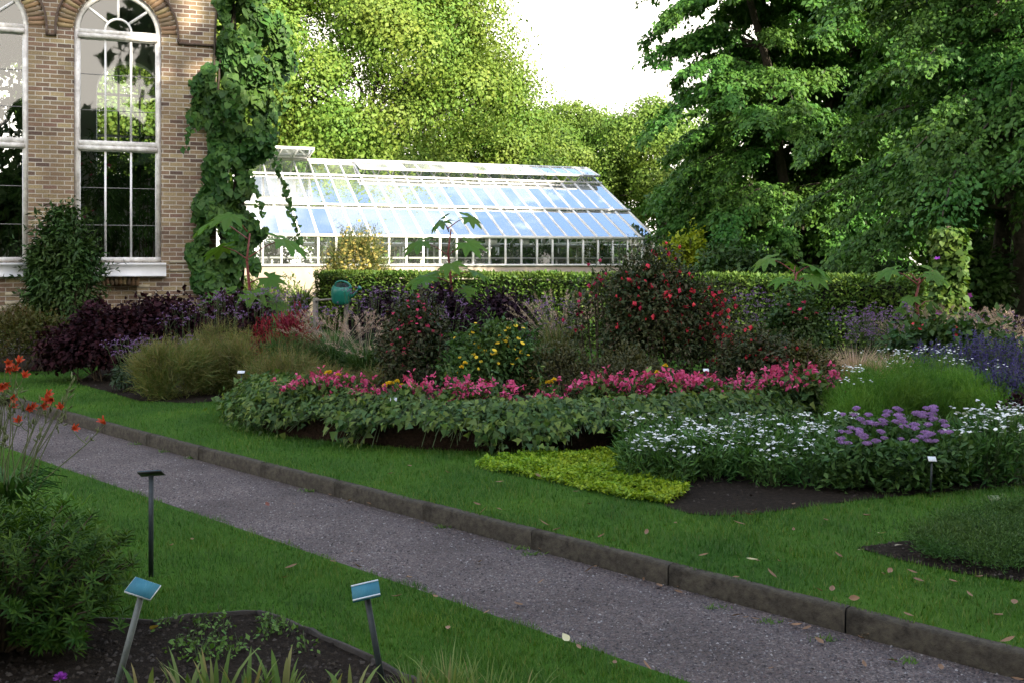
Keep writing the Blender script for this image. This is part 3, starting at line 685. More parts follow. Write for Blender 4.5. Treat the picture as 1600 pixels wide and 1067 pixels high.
# low hipped roof (above the picture)
a = Acc(); e = 0.45; x0, x1, y0, y1 = LEFT - e, e, -e, BD + e; zr = TOP + 2.6
a.box((x0, y0, TOP), (x1, y1, TOP + 0.25))
V = [(x0,y0,TOP+.252),(x1,y0,TOP+.252),(x1,y1,TOP+.252),(x0,y1,TOP+.252),(x0+4,BD/2,zr),(x1-4,BD/2,zr)]
a.add(V, [[(0,1,5,4),(2,3,4,5)], [(1,2,5),(3,0,4)]]); a.obj("roof", plain("roof_slate", (0.10,0.10,0.11), 0.7, 0.2, 6), bld)
# string courses beside the sills
for z in (1.50, 1.655):
    for x0, x1 in ((WIN[3] + HW + 0.14, 0.012), (WIN[2] + HW + 0.14, WIN[3] - HW - 0.14)):
        a = Acc(); a.box((x0, -0.016, z), (x1, 0.0, z + 0.045)); a.obj("string_course", M['paleblock'], bld)
# pale quoin blocks by the niche and at the lower left
a = Acc(); rng = np.random.default_rng(5)
for z in (0.88, 1.04, 1.20): a.box((n1 + 0.01, -0.004, z), (n1 + 0.16 + 0.10*rng.random(), 0.0, z + 0.07))
for r_ in range(8):
    for c_ in range(4):
        if rng.random() < 0.42:
            x = WIN[2] - 0.1 + c_*0.232 + (r_ % 2)*0.116; a.box((x, -0.003, 0.62 + r_*0.0775), (x + 0.22, 0.0, 0.62 + r_*0.0775 + 0.068))
a.obj("pale_brickwork", M['paleblock'], bld)
a = Acc(); c_ = (n0 + n1)/2
for i in range(9):
    t_ = (i - 4) * 0.075; x = c_ + t_*0.98; z = nz1 + 0.015 - t_*t_*0.35
    a.obox((x, -0.012, z + 0.035), (0.031*math.cos(t_*.7), 0, -0.031*math.sin(t_*.7)), (0, 0.016, 0), (0.105*math.sin(t_*.7), 0, 0.105*math.cos(t_*.7)))
a.obj("niche_arch", M['brickvar'], bld)
# arches: voussoirs and dark hood moulds
def hood(wc):
    a = Acc(); k = 34
    for i in range(k):
        t_ = math.pi*(i + 0.5)/k; r0, r1 = HW + 0.012, HW + 0.262; rm = (r0 + r1)/2
        ww = math.pi*rm/k/2 - 0.005
        a.obox((wc + rm*math.cos(t_), 0.0, ZS + rm*math.sin(t_)), (math.cos(t_)*(r1-r0)/2, 0, math.sin(t_)*(r1-r0)/2), (0, 0.006, 0), (-math.sin(t_)*ww, 0, math.cos(t_)*ww))
    return a
for wc in WIN[1:]:
    hood(wc).obj("brick_arch", M['brickvar'], bld)
def ring(acc, wc, r0, r1, y0, y1, zc=ZS, k=28, a0=0.0, a1=math.pi, zsq=1.0):
    V = []
    for i in range(k + 1):
        t_ = a0 + (a1 - a0)*i/k
        for r_, y in ((r0, y0), (r1, y0), (r1, y1), (r0, y1)): V.append((wc + r_*math.cos(t_), y, zc + r_*math.sin(t_)))
    acc.add(V, [[(4*i+j, 4*i+(j+1) % 4, 4*(i+1)+(j+1) % 4, 4*(i+1)+j) for i in range(k) for j in range(4)]])
for wc in WIN[1:]:
    a = Acc(); ring(a, wc, 1.0, 1.035, -0.045, 0.0)
    for sg in (-1, 1):
        a.box((wc + sg*1.0175 - 0.0175, -0.045, 5.62), (wc + sg*1.0175 + 0.0175, 0.0, ZS))
    x0, x1 = (wc + 1.036, 0.03) if wc == WIN[3] else (wc + 1.036, wc + 2.173 - 1.036)
    a.box((x0, -0.045, 5.62), (x1, 0.0, 5.66))
    a.obj("hood_mould", M['mould'], bld)
# windows
def window(wc, yb, front=True):
    w = Acc(); fw = 0.085; y0, y1 = yb, yb + 0.09
    Zb = Z0 + 0.10
    for sg in (-1, 1):
        xa = wc + sg*(HW - fw/2 - 0.003)
        w.box((xa - fw/2, y0, Zb), (xa + fw/2, y1, ZS))
        w.box((xa - fw/2 - sg*0.028 - 0.012, y0 + 0.02, Zb + .09), (xa - sg*0.028 - fw/2 + 0.012 + (0.0 if sg>0 else fw), y1 - 0.01, ZS)) if False else None
    ring(w, wc, HW - fw - 0.003, HW - 0.003, y0, y1)
    xl, xr = wc - HW + fw, wc + HW - fw
    w.box((wc - HW + 0.003, y0 - 0.006, Z0 + 0.004), (wc + HW - 0.003, y1 + 0.004, Zb - 0.002))       # bottom rail
    w.box((xl - 0.02, y0 - 0.03, 3.66), (xr + 0.02, y1 + 0.003, 3.735)); w.box((xl - 0.01, y0 - 0.012, 3.738), (xr + 0.01, y1 + 0.006, 3.83))
    w.box((xl - 0.02, y0 - 0.035, 5.645), (xr + 0.02, y1 + 0.003, 5.72)); w.box((xl - 0.01, y0 - 0.012, 5.723), (xr + 0.01, y1 + 0.006, 5.80))
    fr = w.obj("window", M['paint'], bld)
    if front: fr["label"] = "tall arched window with weathered white frame"
    iw = xr - xl; mw = 0.018
    for z0, z1 in ((Zb, 3.66), (3.83, 5.645)):
        m = Acc()
        for q in (1/3, 2/3): m.box((xl + iw*q - mw, y0 + 0.015, z0), (xl + iw*q + mw, y1 - 0.02, z1))
        for x0, x1 in ((xl, xl + 0.018), (xr - 0.018, xr)): m.box((x0, y0 + 0.02, z0), (x1, y1 - 0.022, z1))
        m.box((xl + .019, y0 + 0.022, z1 - 0.02), (xr - .019, y1 - 0.024, z1 - 0.001))
        m.obj("mullion", M['sill'], fr)
        for q in range(3):
            xa, xb = xl + iw*q/3, xl + iw*(q+1)/3
            g = Acc(); rr = np.random.default_rng(int(abs(wc)*100 + z0*10 + q)); dy = rr.normal(size=4)*0.0025
            g.add([(xa, y0 + 0.05 + dy[0], z0), (xb, y0 + 0.05 + dy[1], z0), (xb, y0 + 0.05 + dy[2], z1), (xa, y0 + 0.05 + dy[3], z1)], [[(0,1,2,3)]])
            g.obj("pane", M['glass_win'], fr)
        m = Acc()
        for q in (0.30, 0.65): m.box((xl, y0 + 0.042, z0 + (z1-z0)*q - 0.006), (xr, y0 + 0.047, z0 + (z1-z0)*q + 0.006))
        m.obj("glazing_bar", plain("lead_bar", (0.20,0.20,0.20), 0.5, 0.1, 20), fr)
    m = Acc(); Rr = HW - fw
    ring(m, wc, 0.20, 0.235, y0 + 0.015, y1 - 0.02, zc=5.80, k=16)
    for t_ in (40, 90, 140):
        t_ = R(t_); p0 = np.array((wc + 0.235*math.cos(t_), (y0+y1)/2, 5.80 + 0.235*math.sin(t_)))
        rr_ = Rr - 0.0; p1 = np.array((wc + rr_*math.cos(t_), (y0+y1)/2, ZS + rr_*math.sin(t_)))
        d = p1 - p0; ln = np.linalg.norm(d); d /= ln
        m.obox((p0+p1)/2, d*ln/2, (0, 0.028, 0), np.array((-d[2], 0, d[0]))*0.02)
    m.obj("fan_bar", M['sill'], fr)
    g = Acc(); V = [(wc, y0 + 0.052, 5.80)] + [(wc + Rr*math.cos(math.pi*i/20), y0 + 0.052, ZS + 0.02 + (Rr-0.0)*math.sin(math.pi*i/20)) for i in range(21)]
    g.add(V, [[(0, i+1, i+2) for i in range(20)]]); g.obj("fan_pane", M['glass_win'], fr)
    return fr
for wc in WIN: window(wc, 0.07)
for wc in WIN:
    a = Acc()
    for q in (-0.24, 0.24): a.box((wc + q - 0.025, BD - 0.2, ZB), (wc + q + 0.025, BD - 0.14, ZS + 0.6))
    for z in (4.7, 5.7): a.box((wc - HW + 0.01, BD - 0.138, z), (wc + HW - 0.01, BD - 0.09, z + 0.06))
    a.obj("back_window_bar", M['paint'], bld)
def sill(wc):
    s = Acc(); x0, x1 = wc - HW - 0.085, wc + HW + 0.085
    prof = [(0.0, 1.66), (-0.10, 1.66), (-0.11, 1.635), (-0.10, 1.61), (-0.085, 1.60), (-0.075, 1.53), (-0.09, 1.46), (-0.13, 1.43), (-0.13, 1.415), (0.0, 1.415)]
    n = len(prof)
    s.add([(x0, y, z) for y, z in prof] + [(x1, y, z) for y, z in prof], [[(i, n+i, n+i+1, i+1) for i in range(n-1)], [tuple(range(n))], [tuple(range(2*n-1, n-1, -1))]])
    return s.obj("sill", M['sill'], bld)
for wc in WIN[1:]: sill(wc)

# plants standing inside the orangery, seen through the panes
def blocal(x, y, z=1.0):
    return np.array((-5.43 + x*math.cos(TH) - y*math.sin(TH), 18.28 + x*math.sin(TH) + y*math.cos(TH), z))
rng = np.random.default_rng(21)
def pot_plant(label, x, y, h, rad, n, mat, T=T_LEAF2, L=0.16, Wd=0.05, flower=None):
    o = thing("potted_plant", label, "potted plant", blocal(x, y))
    p = Acc(); p.lathe([(0.0, 0.0), (0.16, 0.0), (0.21, 0.32), (0.225, 0.33), (0.225, 0.37), (0.19, 0.37), (0.18, 0.33), (0.0, 0.33)], 18); p.obj("pot", M['pot'], o, True)
    P, No = lumpy(rng, n, (rad, rad, (h-0.5)/2), 16, 0.42, -0.9)
    P = P + np.array((0, 0, 0.45 + (h-0.5)/2))
    f = Acc(); put_leaves(f, rng, P, No, T, L, Wd, droop=-0.4); f.obj("foliage", mat, o)
    s = Acc(); stems(s, rng, 9, 0.12, P[P[:,2] > h*0.55][:9] , 0.012); s.obj("stem", M['stem_brown'], o)
    if flower is not None:
        g = Acc(); Q = P[rng.integers(0, len(P), 60)]; Q = Q[Q[:,1] < 0.1][:16] + np.array((0,-0.1,0))
        put_leaves(g, rng, Q, nrm(Q*0+np.array((0.3,-1,0.3))), T_STAR5, 0.09, 0.09); g.obj("blossom", flower, o)
    return o
pot_plant("narrow leaved oleander with pink flowers behind the lower panes", -2.05, 0.95, 3.1, 0.42, 1100, M['lf_dark'], L=0.17, Wd=0.035, flower=M['fl_pink'])
pot_plant("tall dense green plant behind the middle of the arched window", -1.62, 1.5, 3.5, 0.5, 1600, M['lf_vine'], L=0.12, Wd=0.05)
pot_plant("feathery green plant behind the right panes of the arched window", -1.22, 1.1, 3.3, 0.42, 1500, M['lf_daisy'], L=0.11, Wd=0.03)
pot_plant("large dark leaved plant behind the leftmost visible window", -3.65, 1.3, 5.4, 0.75, 1800, M['lf_dark'], T=T_LEAF, L=0.2, Wd=0.09)
pot_plant("slim dark plant low behind the leftmost visible window", -3.25, 0.95, 2.9, 0.4, 900, M['lf_dark'], L=0.15, Wd=0.05)

# ------------------------------------------------------------------ greenhouse
GL = 13.4; NB = 25; BW = GL/NB
GX0, GY0 = 4.83 - GL*math.cos(TH), 33.4 - GL*math.sin(TH)
gh = thing("greenhouse", "long white framed greenhouse with a pitched glass roof in the sun", "greenhouse", (GX0, GY0, 0), TH)
ZE, ZSILL, RUN, ZR, = 2.50, 1.60, 5.85, 5.30
sl = (ZR - ZE)/RUN
def rz(y): return ZE + sl*y
a = Acc(); a.box((-0.02, -0.12, 0), (GL + 0.12, 0.1, ZSILL - 0.04)); a.box((GL + 0.0, 0.10, 0), (GL + 0.12, 2*RUN, ZSILL - 0.04)); a.box((-0.02, 2*RUN - 0.1, 0), (GL, 2*RUN, ZSILL-0.04)); a.obj("base_wall", M['gh_plinth'], gh)
a = Acc(); a.box((-0.05, -0.17, ZSILL - 0.038), (GL + 0.17, 0.06, ZSILL + 0.03)); a.box((GL - 0.06, 0.062, ZSILL - 0.038), (GL + 0.17, 2*RUN, ZSILL + 0.03)); a.box((-0.05, 2*RUN-.08, ZSILL - 0.036), (GL-.07, 2*RUN+.1, ZSILL + 0.03)); a.obj("sill_rail", M['gh_white'], gh)
a = Acc(); a.box((-0.04, -0.10, ZE - 0.06), (GL + 0.06, 0.03, ZE + 0.03)); a.obj("eave_beam", M['gh_white'], gh)
a = Acc(); a.box((-0.04, 2*RUN - 0.03, ZE - 0.06), (GL + 0.06, 2*RUN+0.1, ZE + 0.03)); a.obj("eave_beam", M['gh_white'], gh)
def slope_box(acc, x0, x1, y0, y1, up0, up1):
    """box lying on the front roof slope"""
    n_ = np.array((0, -sl, 1))/math.hypot(1, sl)
    V = []
    for up in (up0, up1):
        for x, y in ((x0,y0),(x1,y0),(x1,y1),(x0,y1)): V.append(np.array((x, y, rz(y))) + n_*up)
    acc.add(V, [[(0,3,2,1),(4,5,6,7),(0,1,5,4),(1,2,6,5),(2,3,7,6),(3,0,4,7)]])
for y, nm in ((2.08, "purlin"), (4.48, "purlin")):
    a = Acc(); slope_box(a, -0.04, GL + 0.06, y - 0.05, y + 0.05, 0.032, 0.075); a.obj(nm, M['gh_white'], gh)
a = Acc(); a.box((-0.04, RUN - 0.08, ZR - 0.03), (GL + 0.06, RUN + 0.08, ZR + 0.07)); a.obj("ridge_beam", M['gh_white'], gh)
# inner faint beams across (benches and braces show through the glass)
raft = None; post = None; pane_lo = pane_hi = wall_pane = back_pane = back_raft = None
def inst(src, name, dx):
    c = src.copy(); COL.objects.link(c); c.parent = gh; c.location = (dx, 0, 0); c.name = name; return c
for i in range(NB + 1):
    if i == 0:
        a = Acc(); slope_box(a, -0.026, 0.026, 0.0, RUN, -0.02, 0.030); raft = a.obj("rafter", M['gh_white'], gh)
        a = Acc(); a.box((-0.028, -0.07, ZSILL + 0.031), (0.028, -0.005, ZE - 0.061)); post = a.obj("wall_post", M['gh_white'], gh)
        a = Acc(); n_ = 0
        V = [(-0.022, RUN, ZR - 0.02), (0.022, RUN, ZR - 0.02), (0.022, 2*RUN, ZE - 0.02), (-0.022, 2*RUN, ZE - 0.02), (-0.022, RUN, ZR + 0.02), (0.022, RUN, ZR + 0.02), (0.022, 2*RUN, ZE + 0.02), (-0.022, 2*RUN, ZE + 0.02)]
        a.add(V, [[(0,3,2,1),(4,5,6,7),(0,1,5,4),(1,2,6,5),(2,3,7,6),(3,0,4,7)]]); back_raft = a.obj("back_rafter", M['gh_white'], gh)
    else:
        inst(raft, "rafter", i*BW); inst(post, "wall_post", i*BW); inst(back_raft, "back_rafter", i*BW)
rng = np.random.default_rng(8)
def slope_pane(x0, x1, y0, y1, name):
    a = Acc(); j = rng.normal(size=4)*0.004 + rng.normal()*0.003
    a.add([(x0, y0, rz(y0) + j[0]), (x1, y0, rz(y0) + j[1]), (x1, y1, rz(y1) + j[2]), (x0, y1, rz(y1) + j[3])], [[(0,1,2,3)]]); return a.obj(name, M['glass_roof'], gh)
VENT0, VENT1 = 4, 25       # bays whose ridge vents stand open
for i in range(NB):
    x0, x1 = i*BW + 0.027, (i+1)*BW - 0.027
    slope_pane(x0, x1, 0.03, 2.03, "roof_pane"); slope_pane(x0, x1, 2.13, 4.43, "roof_pane")
    if 5 <= i < 8: slope_pane(x0, x1, 4.53, RUN - 0.08, "roof_pane")
    if i == 0:
        a = Acc(); a.add([(x0, -0.04, ZSILL + 0.03), (x1, -0.04, ZSILL + 0.03), (x1, -0.04, ZE - 0.06), (x0, -0.04, ZE - 0.06)], [[(0,1,2,3)]]); wall_pane = a.obj("wall_pane", M['glass_wall'], gh)
        a = Acc(); a.add([(x0, RUN + 0.08, ZR), (x1, RUN + 0.08, ZR), (x1, 2*RUN - .03, ZE), (x0, 2*RUN - .03, ZE)], [[(3,2,1,0)]]); back_pane = a.obj("back_pane", M['glass_wall'], gh)
    else: inst(wall_pane, "wall_pane", i*BW); inst(back_pane, "back_pane", i*BW)
# back wall glass as one long sheet with a few posts
a = Acc()
for i in range(0, NB + 1, 2): a.box((i*BW - 0.028, 2*RUN - 0.005, ZSILL + 0.031), (i*BW + 0.028, 2*RUN + 0.06, ZE - 0.061))
a.obj("back_post_frame", M['gh_white'], gh)
# ridge vents: hinged at the ridge, lower edge lifted
def vent(x0, x1, lift, name="ridge_vent"):
    y0, y1 = 4.58, RUN - 0.02
    n_ = np.array((0, -sl, 1))/math.hypot(1, sl)
    p0 = np.array((0, y0, rz(y0))) + n_*lift; p1 = np.array((0, y1, rz(y1))) + n_*0.09
    d = p1 - p0; up = nrm(np.cross((1,0,0), d))*1.0; up = up if up[2] > 0 else -up
    def bx(xa, xb, ta, tb, ua, ub):
        a = Acc(); V = []
        for u in (ua, ub):
            for x, t_ in ((xa,ta),(xb,ta),(xb,tb),(xa,tb)): V.append(p0 + d*t_ + np.array((x,0,0)) + up*u)
        a.add(V, [[(0,3,2,1),(4,5,6,7),(0,1,5,4),(1,2,6,5),(2,3,7,6),(3,0,4,7)]]); return a
    fr = Acc()
    def addb(*q):
        b = bx(*q); fr.add(b.v[0], b.f)
    addb(x0, x1, 0.0, 0.08, -0.03, 0.035); addb(x0, x1, 0.93, 1.0, -0.03, 0.035)
    k = max(1, round((x1 - x0)/BW))
    for i in range(k + 1):
        x = x0 + (x1 - x0)*i/k; addb(x - 0.022, x + 0.022, 0.081, 0.929, -0.028, 0.03)
    f = fr.obj(name, M['gh_white'], gh)
    for i in range(k):
        xa = x0 + (x1 - x0)*i/k + 0.023; xb = x0 + (x1-x0)*(i+1)/k - 0.023
        g = Acc(); g.add([p0 + d*0.081 + np.array((xa,0,0)), p0 + d*0.081 + np.array((xb,0,0)), p0 + d*0.929 + np.array((xb,0,0)), p0 + d*0.929 + np.array((xa,0,0))], [[(0,1,2,3)]])
        g.obj("vent_pane", M['glass_vent'], f)
    return f
vent(8*BW, 25*BW, 0.27)
vent(-0.0, 5*BW - 0.03, 0.95)
for i in range(9, 25, 3):
    a = Acc(); y = 4.6; p = np.array((i*BW, y + 0.05, rz(y) + 0.02)); a.tube([p, p + np.array((0.06, -0.06, 0.36))], 0.012, 5); a.obj("vent_stay", M['post_grey'], gh)
# right gable
a = Acc()
for y in np.arange(0, 2*RUN + 0.01, RUN/6):
    zt = rz(y) if y <= RUN else rz(2*RUN - y)
    a.box((GL + 0.03, max(y - 0.025, 0.0), ZSILL + 0.031), (GL + 0.075, min(y + 0.025, 2*RUN), zt - 0.02))
a.box((GL + 0.032, 0.03, ZE - 0.06), (GL + 0.072, 2*RUN - .03, ZE + 0.0)); a.obj("gable_frame", M['gh_white'], gh)
a = Acc(); a.add([(GL + 0.05, 0, ZSILL), (GL + 0.05, 2*RUN, ZSILL), (GL + 0.05, 2*RUN, ZE), (GL + 0.05, RUN, ZR), (GL + 0.05, 0, ZE)], [[(0,1,2,3,4)]]); a.obj("gable_pane", M['glass_wall'], gh)
# things inside
def gl(x, y, z): return np.array((GX0 + x*math.cos(TH) - y*math.sin(TH), GY0 + x*math.sin(TH) + y*math.cos(TH), z))
def bench(y, z, label):
    o = thing("plant_bench", label, "bench", gl(GL/2, y, 0), TH)
    a = Acc(); a.box((-GL/2 + 0.6, -0.45, z - 0.06), (GL/2 - 0.6, 0.45, z)); a.obj("bench_top", M['bench'], o)
    lg = None
    for x in np.linspace(-GL/2 + 0.9, GL/2 - 0.9, 6):
        a = Acc(); a.box((x - 0.03, -0.4, 0), (x + 0.03, -0.34, z - 0.061)); a.box((x - 0.03, 0.34, 0), (x + 0.03, 0.4, z - 0.061)); a.obj("trestle", M['bench'], o)
bench(1.3, 1.85, "white slatted staging just behind the front greenhouse glass"); bench(4.2, 2.3, "white raised staging along the middle of the greenhouse"); bench(7.6, 2.9, "white top staging along the back of the greenhouse")
for k_, (px, py, w, h, lb) in enumerate([(768, 378, 0.40, 0.20, "white sheet hanging at the eaves, left one of the pair"), (820, 378, 0.34, 0.22, "white sheet hanging at the eaves, right one of the pair"), (955, 375, 0.34, 0.10, "narrow white sheet hanging at the eaves near the right end")]):
    u = (px - 800)/F; ylin = (GY0 - math.tan(TH)*GX0); Y = ylin/(1 - u*math.tan(TH)); X = u*Y
    z = EYE - (py - HOR)/F*Y
    o = Acc(); o.add([(-w/2,0,-h/2),(w/2,0,-h/2),(w/2,0.012,h/2),(-w/2,0.01,h/2),(-w/2,0.004,-h/2),(w/2,0.004,-h/2),(w/2,0.016,h/2),(-w/2,0.014,h/2)], [[(0,1,2,3),(5,4,7,6),(1,5,6,2),(4,0,3,7),(3,2,6,7),(4,5,1,0)]])
    ob = o.obj("hanging_sheet", M['sheet']); ob.location = (X - 0.03*math.sin(TH), Y + 0.02, z); ob.rotation_euler = (0, 0, TH); tag(ob, lb, "sheet")
rng = np.random.default_rng(31)
gplants = [(1.2, 1.2, "leftmost dark plant inside the greenhouse"), (3.0, 1.6, "second green plant inside the greenhouse from its left end"), (7.4, 1.4, "leafy plant inside the greenhouse beside the hanging sheets"), (9.0, 1.5, "broad plant inside the greenhouse right of the hanging sheets"), (10.6, 1.2, "tall plant inside the greenhouse behind the red shrub"), (12.4, 1.6, "rightmost plant inside the greenhouse by the gable")]
for x, y, lb in gplants:
    o = thing("greenhouse_plant", lb, "plant", gl(x, y + 1.2, 1.2))
    P, No = lumpy(rng, 900, (0.7, 0.6, 0.55), 12, 0.45, -0.8); P[:, 2] += 0.6
    f = Acc(); put_leaves(f, rng, P, No, T_LEAF2, 0.16, 0.07); f.obj("foliage", M['lf_beech'], o)
    s = Acc(); stems(s, rng, 7, 0.1, P[:7], 0.012); s.obj("stem", M['stem_green'], o)
# trees behind the viewpoint: x, y, height, crown radius, lowest leaves
SHADE = [(6.5, -8, 12, 4.0, 0.8), (11, -9, 23.5, 4.8, 1.2), (10, -16, 26, 5.8, 3.0), (15.5, -8, 19, 4.2, 1.0), (20.5, -7.5, 12.0, 3.4, 1.0), (24.5, -8, 12.0, 3.8, 1.0), (31, -9, 21, 5.0, 2.0), (38, -8, 22, 5.0, 2.0), (0.5, -12, 8.5, 4.0, 0.5), (-8, -14, 9.5, 4.5, 0.6), (-16, -14, 10, 5, 0.6)]
# ------------------------------------------------------------------ trees
def limb(acc, p0, p1, r0, r1, rng, n=6, wob=0.06, sag=0.0, seg=7):
    p0 = np.asarray(p0, float); p1 = np.asarray(p1, float); t = np.linspace(0, 1, n)[:, None]
    ln = np.linalg.norm(p1 - p0)
    pts = p0 + (p1 - p0)*t + rng.normal(size=(n, 3))*wob*ln*np.sin(np.pi*t)*0.5
    pts[:, 2] += sag*ln*np.sin(np.pi*t[:, 0])
    acc.tube(pts, np.linspace(r0, r1, n), seg, cap=False); return pts
def round_tree(label, x, y, h, crad, base_h, n, mat, rng, leaf=0.2, lumps=120, lr=0.22, name="broadleaf_tree", z0=0.0, trunk=0.35, group=None, squash=1.0):
    """broad crown built of many leafy clumps on limbs"""
    o = thing(name, label, "tree", (x, y, z0), 0, group)
    cz = (h + base_h)/2; Rz = (h - base_h)/2
    d = rdir(rng, lumps*3); d = d[d[:, 2] > -0.75][:lumps]
    C = d*np.array((crad, crad*squash, Rz))*(0.52 + 0.43*rng.random((len(d), 1))**0.45)
    C[:, 2] += cz
    rad = crad*lr*(0.45 + 1.0*rng.random(len(d)))
    i = rng.integers(0, len(d), n); dd = rdir(rng, n)
    P = C[i] + dd*(rad[i]*(0.55 + 0.50*rng.random(n)**0.6))[:, None]*np.array((1, 1, 0.8)) + rng.normal(size=(n, 3))*(0.14*rad[i])[:, None]
    out = nrm((P - np.array((0, 0, cz)))/np.array((crad, crad, Rz)))
    No = nrm(dd*0.9 + out*0.4)
    f = Acc(); A = nrm(np.cross(No, rdir(rng, n)) + No*0.15 + np.array((0, 0, -0.35))); sc = np.clip(1 + 0.3*rng.normal(size=n), 0.4, 1.8)
    f.tmpl(T_QUAD, P, A, nrm(No + 0.42*rng.normal(size=(n, 3))), leaf*sc, leaf*0.75*sc)
    f.obj("crown", mat, o)
    t = Acc(); tp = limb(t, (0,0,-0.1), (0.2*rng.normal(), 0.2*rng.normal(), cz), trunk, trunk*0.45, rng, 8, 0.03)
    for c in C[rng.permutation(len(C))[:22]]:
        b = tp[rng.integers(3, 8)]; limb(t, b, c, trunk*0.3, 0.03, rng, 6, 0.10, 0.04, 5)
    t.obj("trunk", M['bark'], o)
    return o
rng = np.random.default_rng(101)
round_tree("huge bright green broadleaf tree in full sun behind the left half of the greenhouse", -9.0, 53, 19.5, 10.0, 1.0, 420000, M['lf_lime'], rng, 0.155, 150, 0.205)
round_tree("sunlit green tree between the vine covered corner and the huge tree", -17.0, 48, 17.5, 6.5, 1.0, 170000, M['lf_lime'], rng, 0.155, 90, 0.23)
round_tree("lower sunlit tree with rounded clumps filling the gap right of the huge tree", -0.8, 55, 10.5, 4.2, 1.5, 80000, M['lf_lime'], rng, 0.15, 60, 0.27)
round_tree("pale green rounded tree far behind the greenhouse roof, left of the sky gap's right side", 4.0, 66, 12.3, 4.6, 1.5, 85000, M['lf_far'], rng, 0.165, 60, 0.27)
round_tree("pale green rounded tree far behind the right end of the greenhouse", 9.6, 64, 12.0, 4.6, 1.5, 85000, M['lf_far'], rng, 0.165, 60, 0.27)
round_tree("low sunlit tree seen through gaps under the dark trees", 17.5, 62, 7.5, 5.5, 0.4, 22000, M['lf_far'], rng, 0.3, 60, 0.26)
round_tree("distant sunlit tree low behind the dark trees at the right edge", 29.0, 58, 8.5, 6.0, 0.4, 22000, M['lf_far'], rng, 0.3, 60, 0.26)

def bough_tree(label, x, y, h, rmax, nb, lpb, mat, rng, stems_=1, low=0.9, leaf=0.11, name="spreading_tree", tops=None, spread=0.5, azi=None):
    """tree with long layered boughs whose leafy sprays droop at the tips"""
    o = thing(name, label, "tree", (x, y, 0))
    t = Acc(); trunks = []
    for k in range(stems_):
        a_ = 2*math.pi*k/max(1, stems_) + 0.6; sp = spread if stems_ > 1 else 0.1
        b = np.array((0.22*math.cos(a_), 0.22*math.sin(a_), -0.05)) if stems_ > 1 else np.array((0, 0, -0.05))
        tp = np.array((sp*h*0.35*math.cos(a_), sp*h*0.35*math.sin(a_), h*(0.97 - 0.1*rng.random())))
        trunks.append(limb(t, b, tp, 0.23, 0.04, rng, 14, 0.03))
    P = []; A = []; N_ = []
    for k in range(nb):
        u = rng.random()**0.85
        z = low + (h*0.97 - low)*u
        trk = trunks[rng.integers(0, len(trunks))]
        j = np.argmin(np.abs(trk[:, 2] - z*0.86)); b = trk[j]
        az = rng.random()*2*math.pi if azi is None else azi(rng)
        ln = rmax*(1 - 0.45*u**1.5)*(0.62 + 0.5*rng.random())
        hd = np.array((math.cos(az), math.sin(az), 0.0)); side = np.array((-hd[1], hd[0], 0))
        s = np.linspace(0, 1, 9); rise = 0.20 + 0.15*rng.random() - 0.12*(1-u); dr = 0.55 + 0.25*rng.random()
        zz = ln*(rise*s*1.4 - dr*s**2.4*0.75)
        pts = b + hd[None]*(s*ln)[:, None] + side[None]*((0.12*ln*rng.normal())*s**2)[:, None]; pts[:, 2] = z*0.86 + (b[2]-z*0.86)*(1-s) + zz
        pts[:, 2] = np.maximum(pts[:, 2], 0.35)
        t.tube(pts, np.linspace(0.055, 0.008, 9)*(0.6 + 0.8*(1-u)), 5, cap=False)
        n = int(lpb*(0.5 + 0.9*(ln/rmax)))
        # twigs: fans left and right of the bough, leaves hang along them
        nt = max(6, n//26)
        ts = 0.22 + 0.80*rng.random(nt)**0.8; sgn = np.where(rng.random(nt) < 0.5, -1, 1)
        q = np.array([np.interp(ts, s, pts[:, c]) for c in range(3)]).T
        tl = ln*(0.10 + 0.26*rng.random(nt))*(1.15 - 0.65*ts)
        td = nrm(hd*0.75 + side*sgn[:, None]*(0.45 + 0.5*rng.random((nt, 1))) + np.array((0, 0, -0.18)) + 0.22*rng.normal(size=(nt, 3)))
        m = 26; w = rng.random((nt, m))
        pp = q[:, None] + td[:, None]*(w*tl[:, None])[..., None]
        pp[..., 2] -= (w**2)*tl[:, None]*0.35
        pp += rng.normal(size=pp.shape)*np.array((0.07, 0.07, 0.04))
        P.append(pp.reshape(-1, 3)); A.append(np.repeat(td, m, 0)); 
    P = np.concatenate(P); A = np.concatenate(A); n = len(P)
    Nn = nrm(np.array((0, 0, 0.8)) + A*0.75 + 0.5*rng.normal(size=(n, 3)))
    A = nrm(A*0.7 + rng.normal(size=(n, 3))*0.55 + np.array((0, 0, -0.85)))
    sc = np.clip(1 + 0.28*rng.normal(size=n), 0.5, 1.7)
    f = Acc(); f.tmpl(T_QUAD, P, A, Nn, leaf*sc, leaf*0.62*sc); f.obj("crown", mat, o)
    t.obj("trunk", M['bark'], o)
    return o
rng = np.random.default_rng(202)
bough_tree("tall dark green spreading tree behind the hedge, its drooping boughs reaching towards the greenhouse", 10.1, 34.5, 18.5, 4.8, 320, 1250, M['lf_beech'], rng, 2, 1.6, 0.145)
bough_tree("tall dark green spreading tree in the middle of the dark group", 15.9, 35.5, 19, 5.9, 240, 1200, M['lf_beech'], rng, 2, 2.0, 0.15)
o_ = bough_tree("dark many stemmed tree at the right edge with low slanting limbs", 11.2, 21.5, 12.5, 4.6, 240, 1050, M['lf_beech'], rng, 4, 3.3, 0.105, spread=0.45)
round_tree("broad dark tree filling the background behind the spreading trees on the right", 20.5, 46, 15, 6.8, 0.8, 42000, M['lf_dark'], rng, 0.26, 120, 0.2)
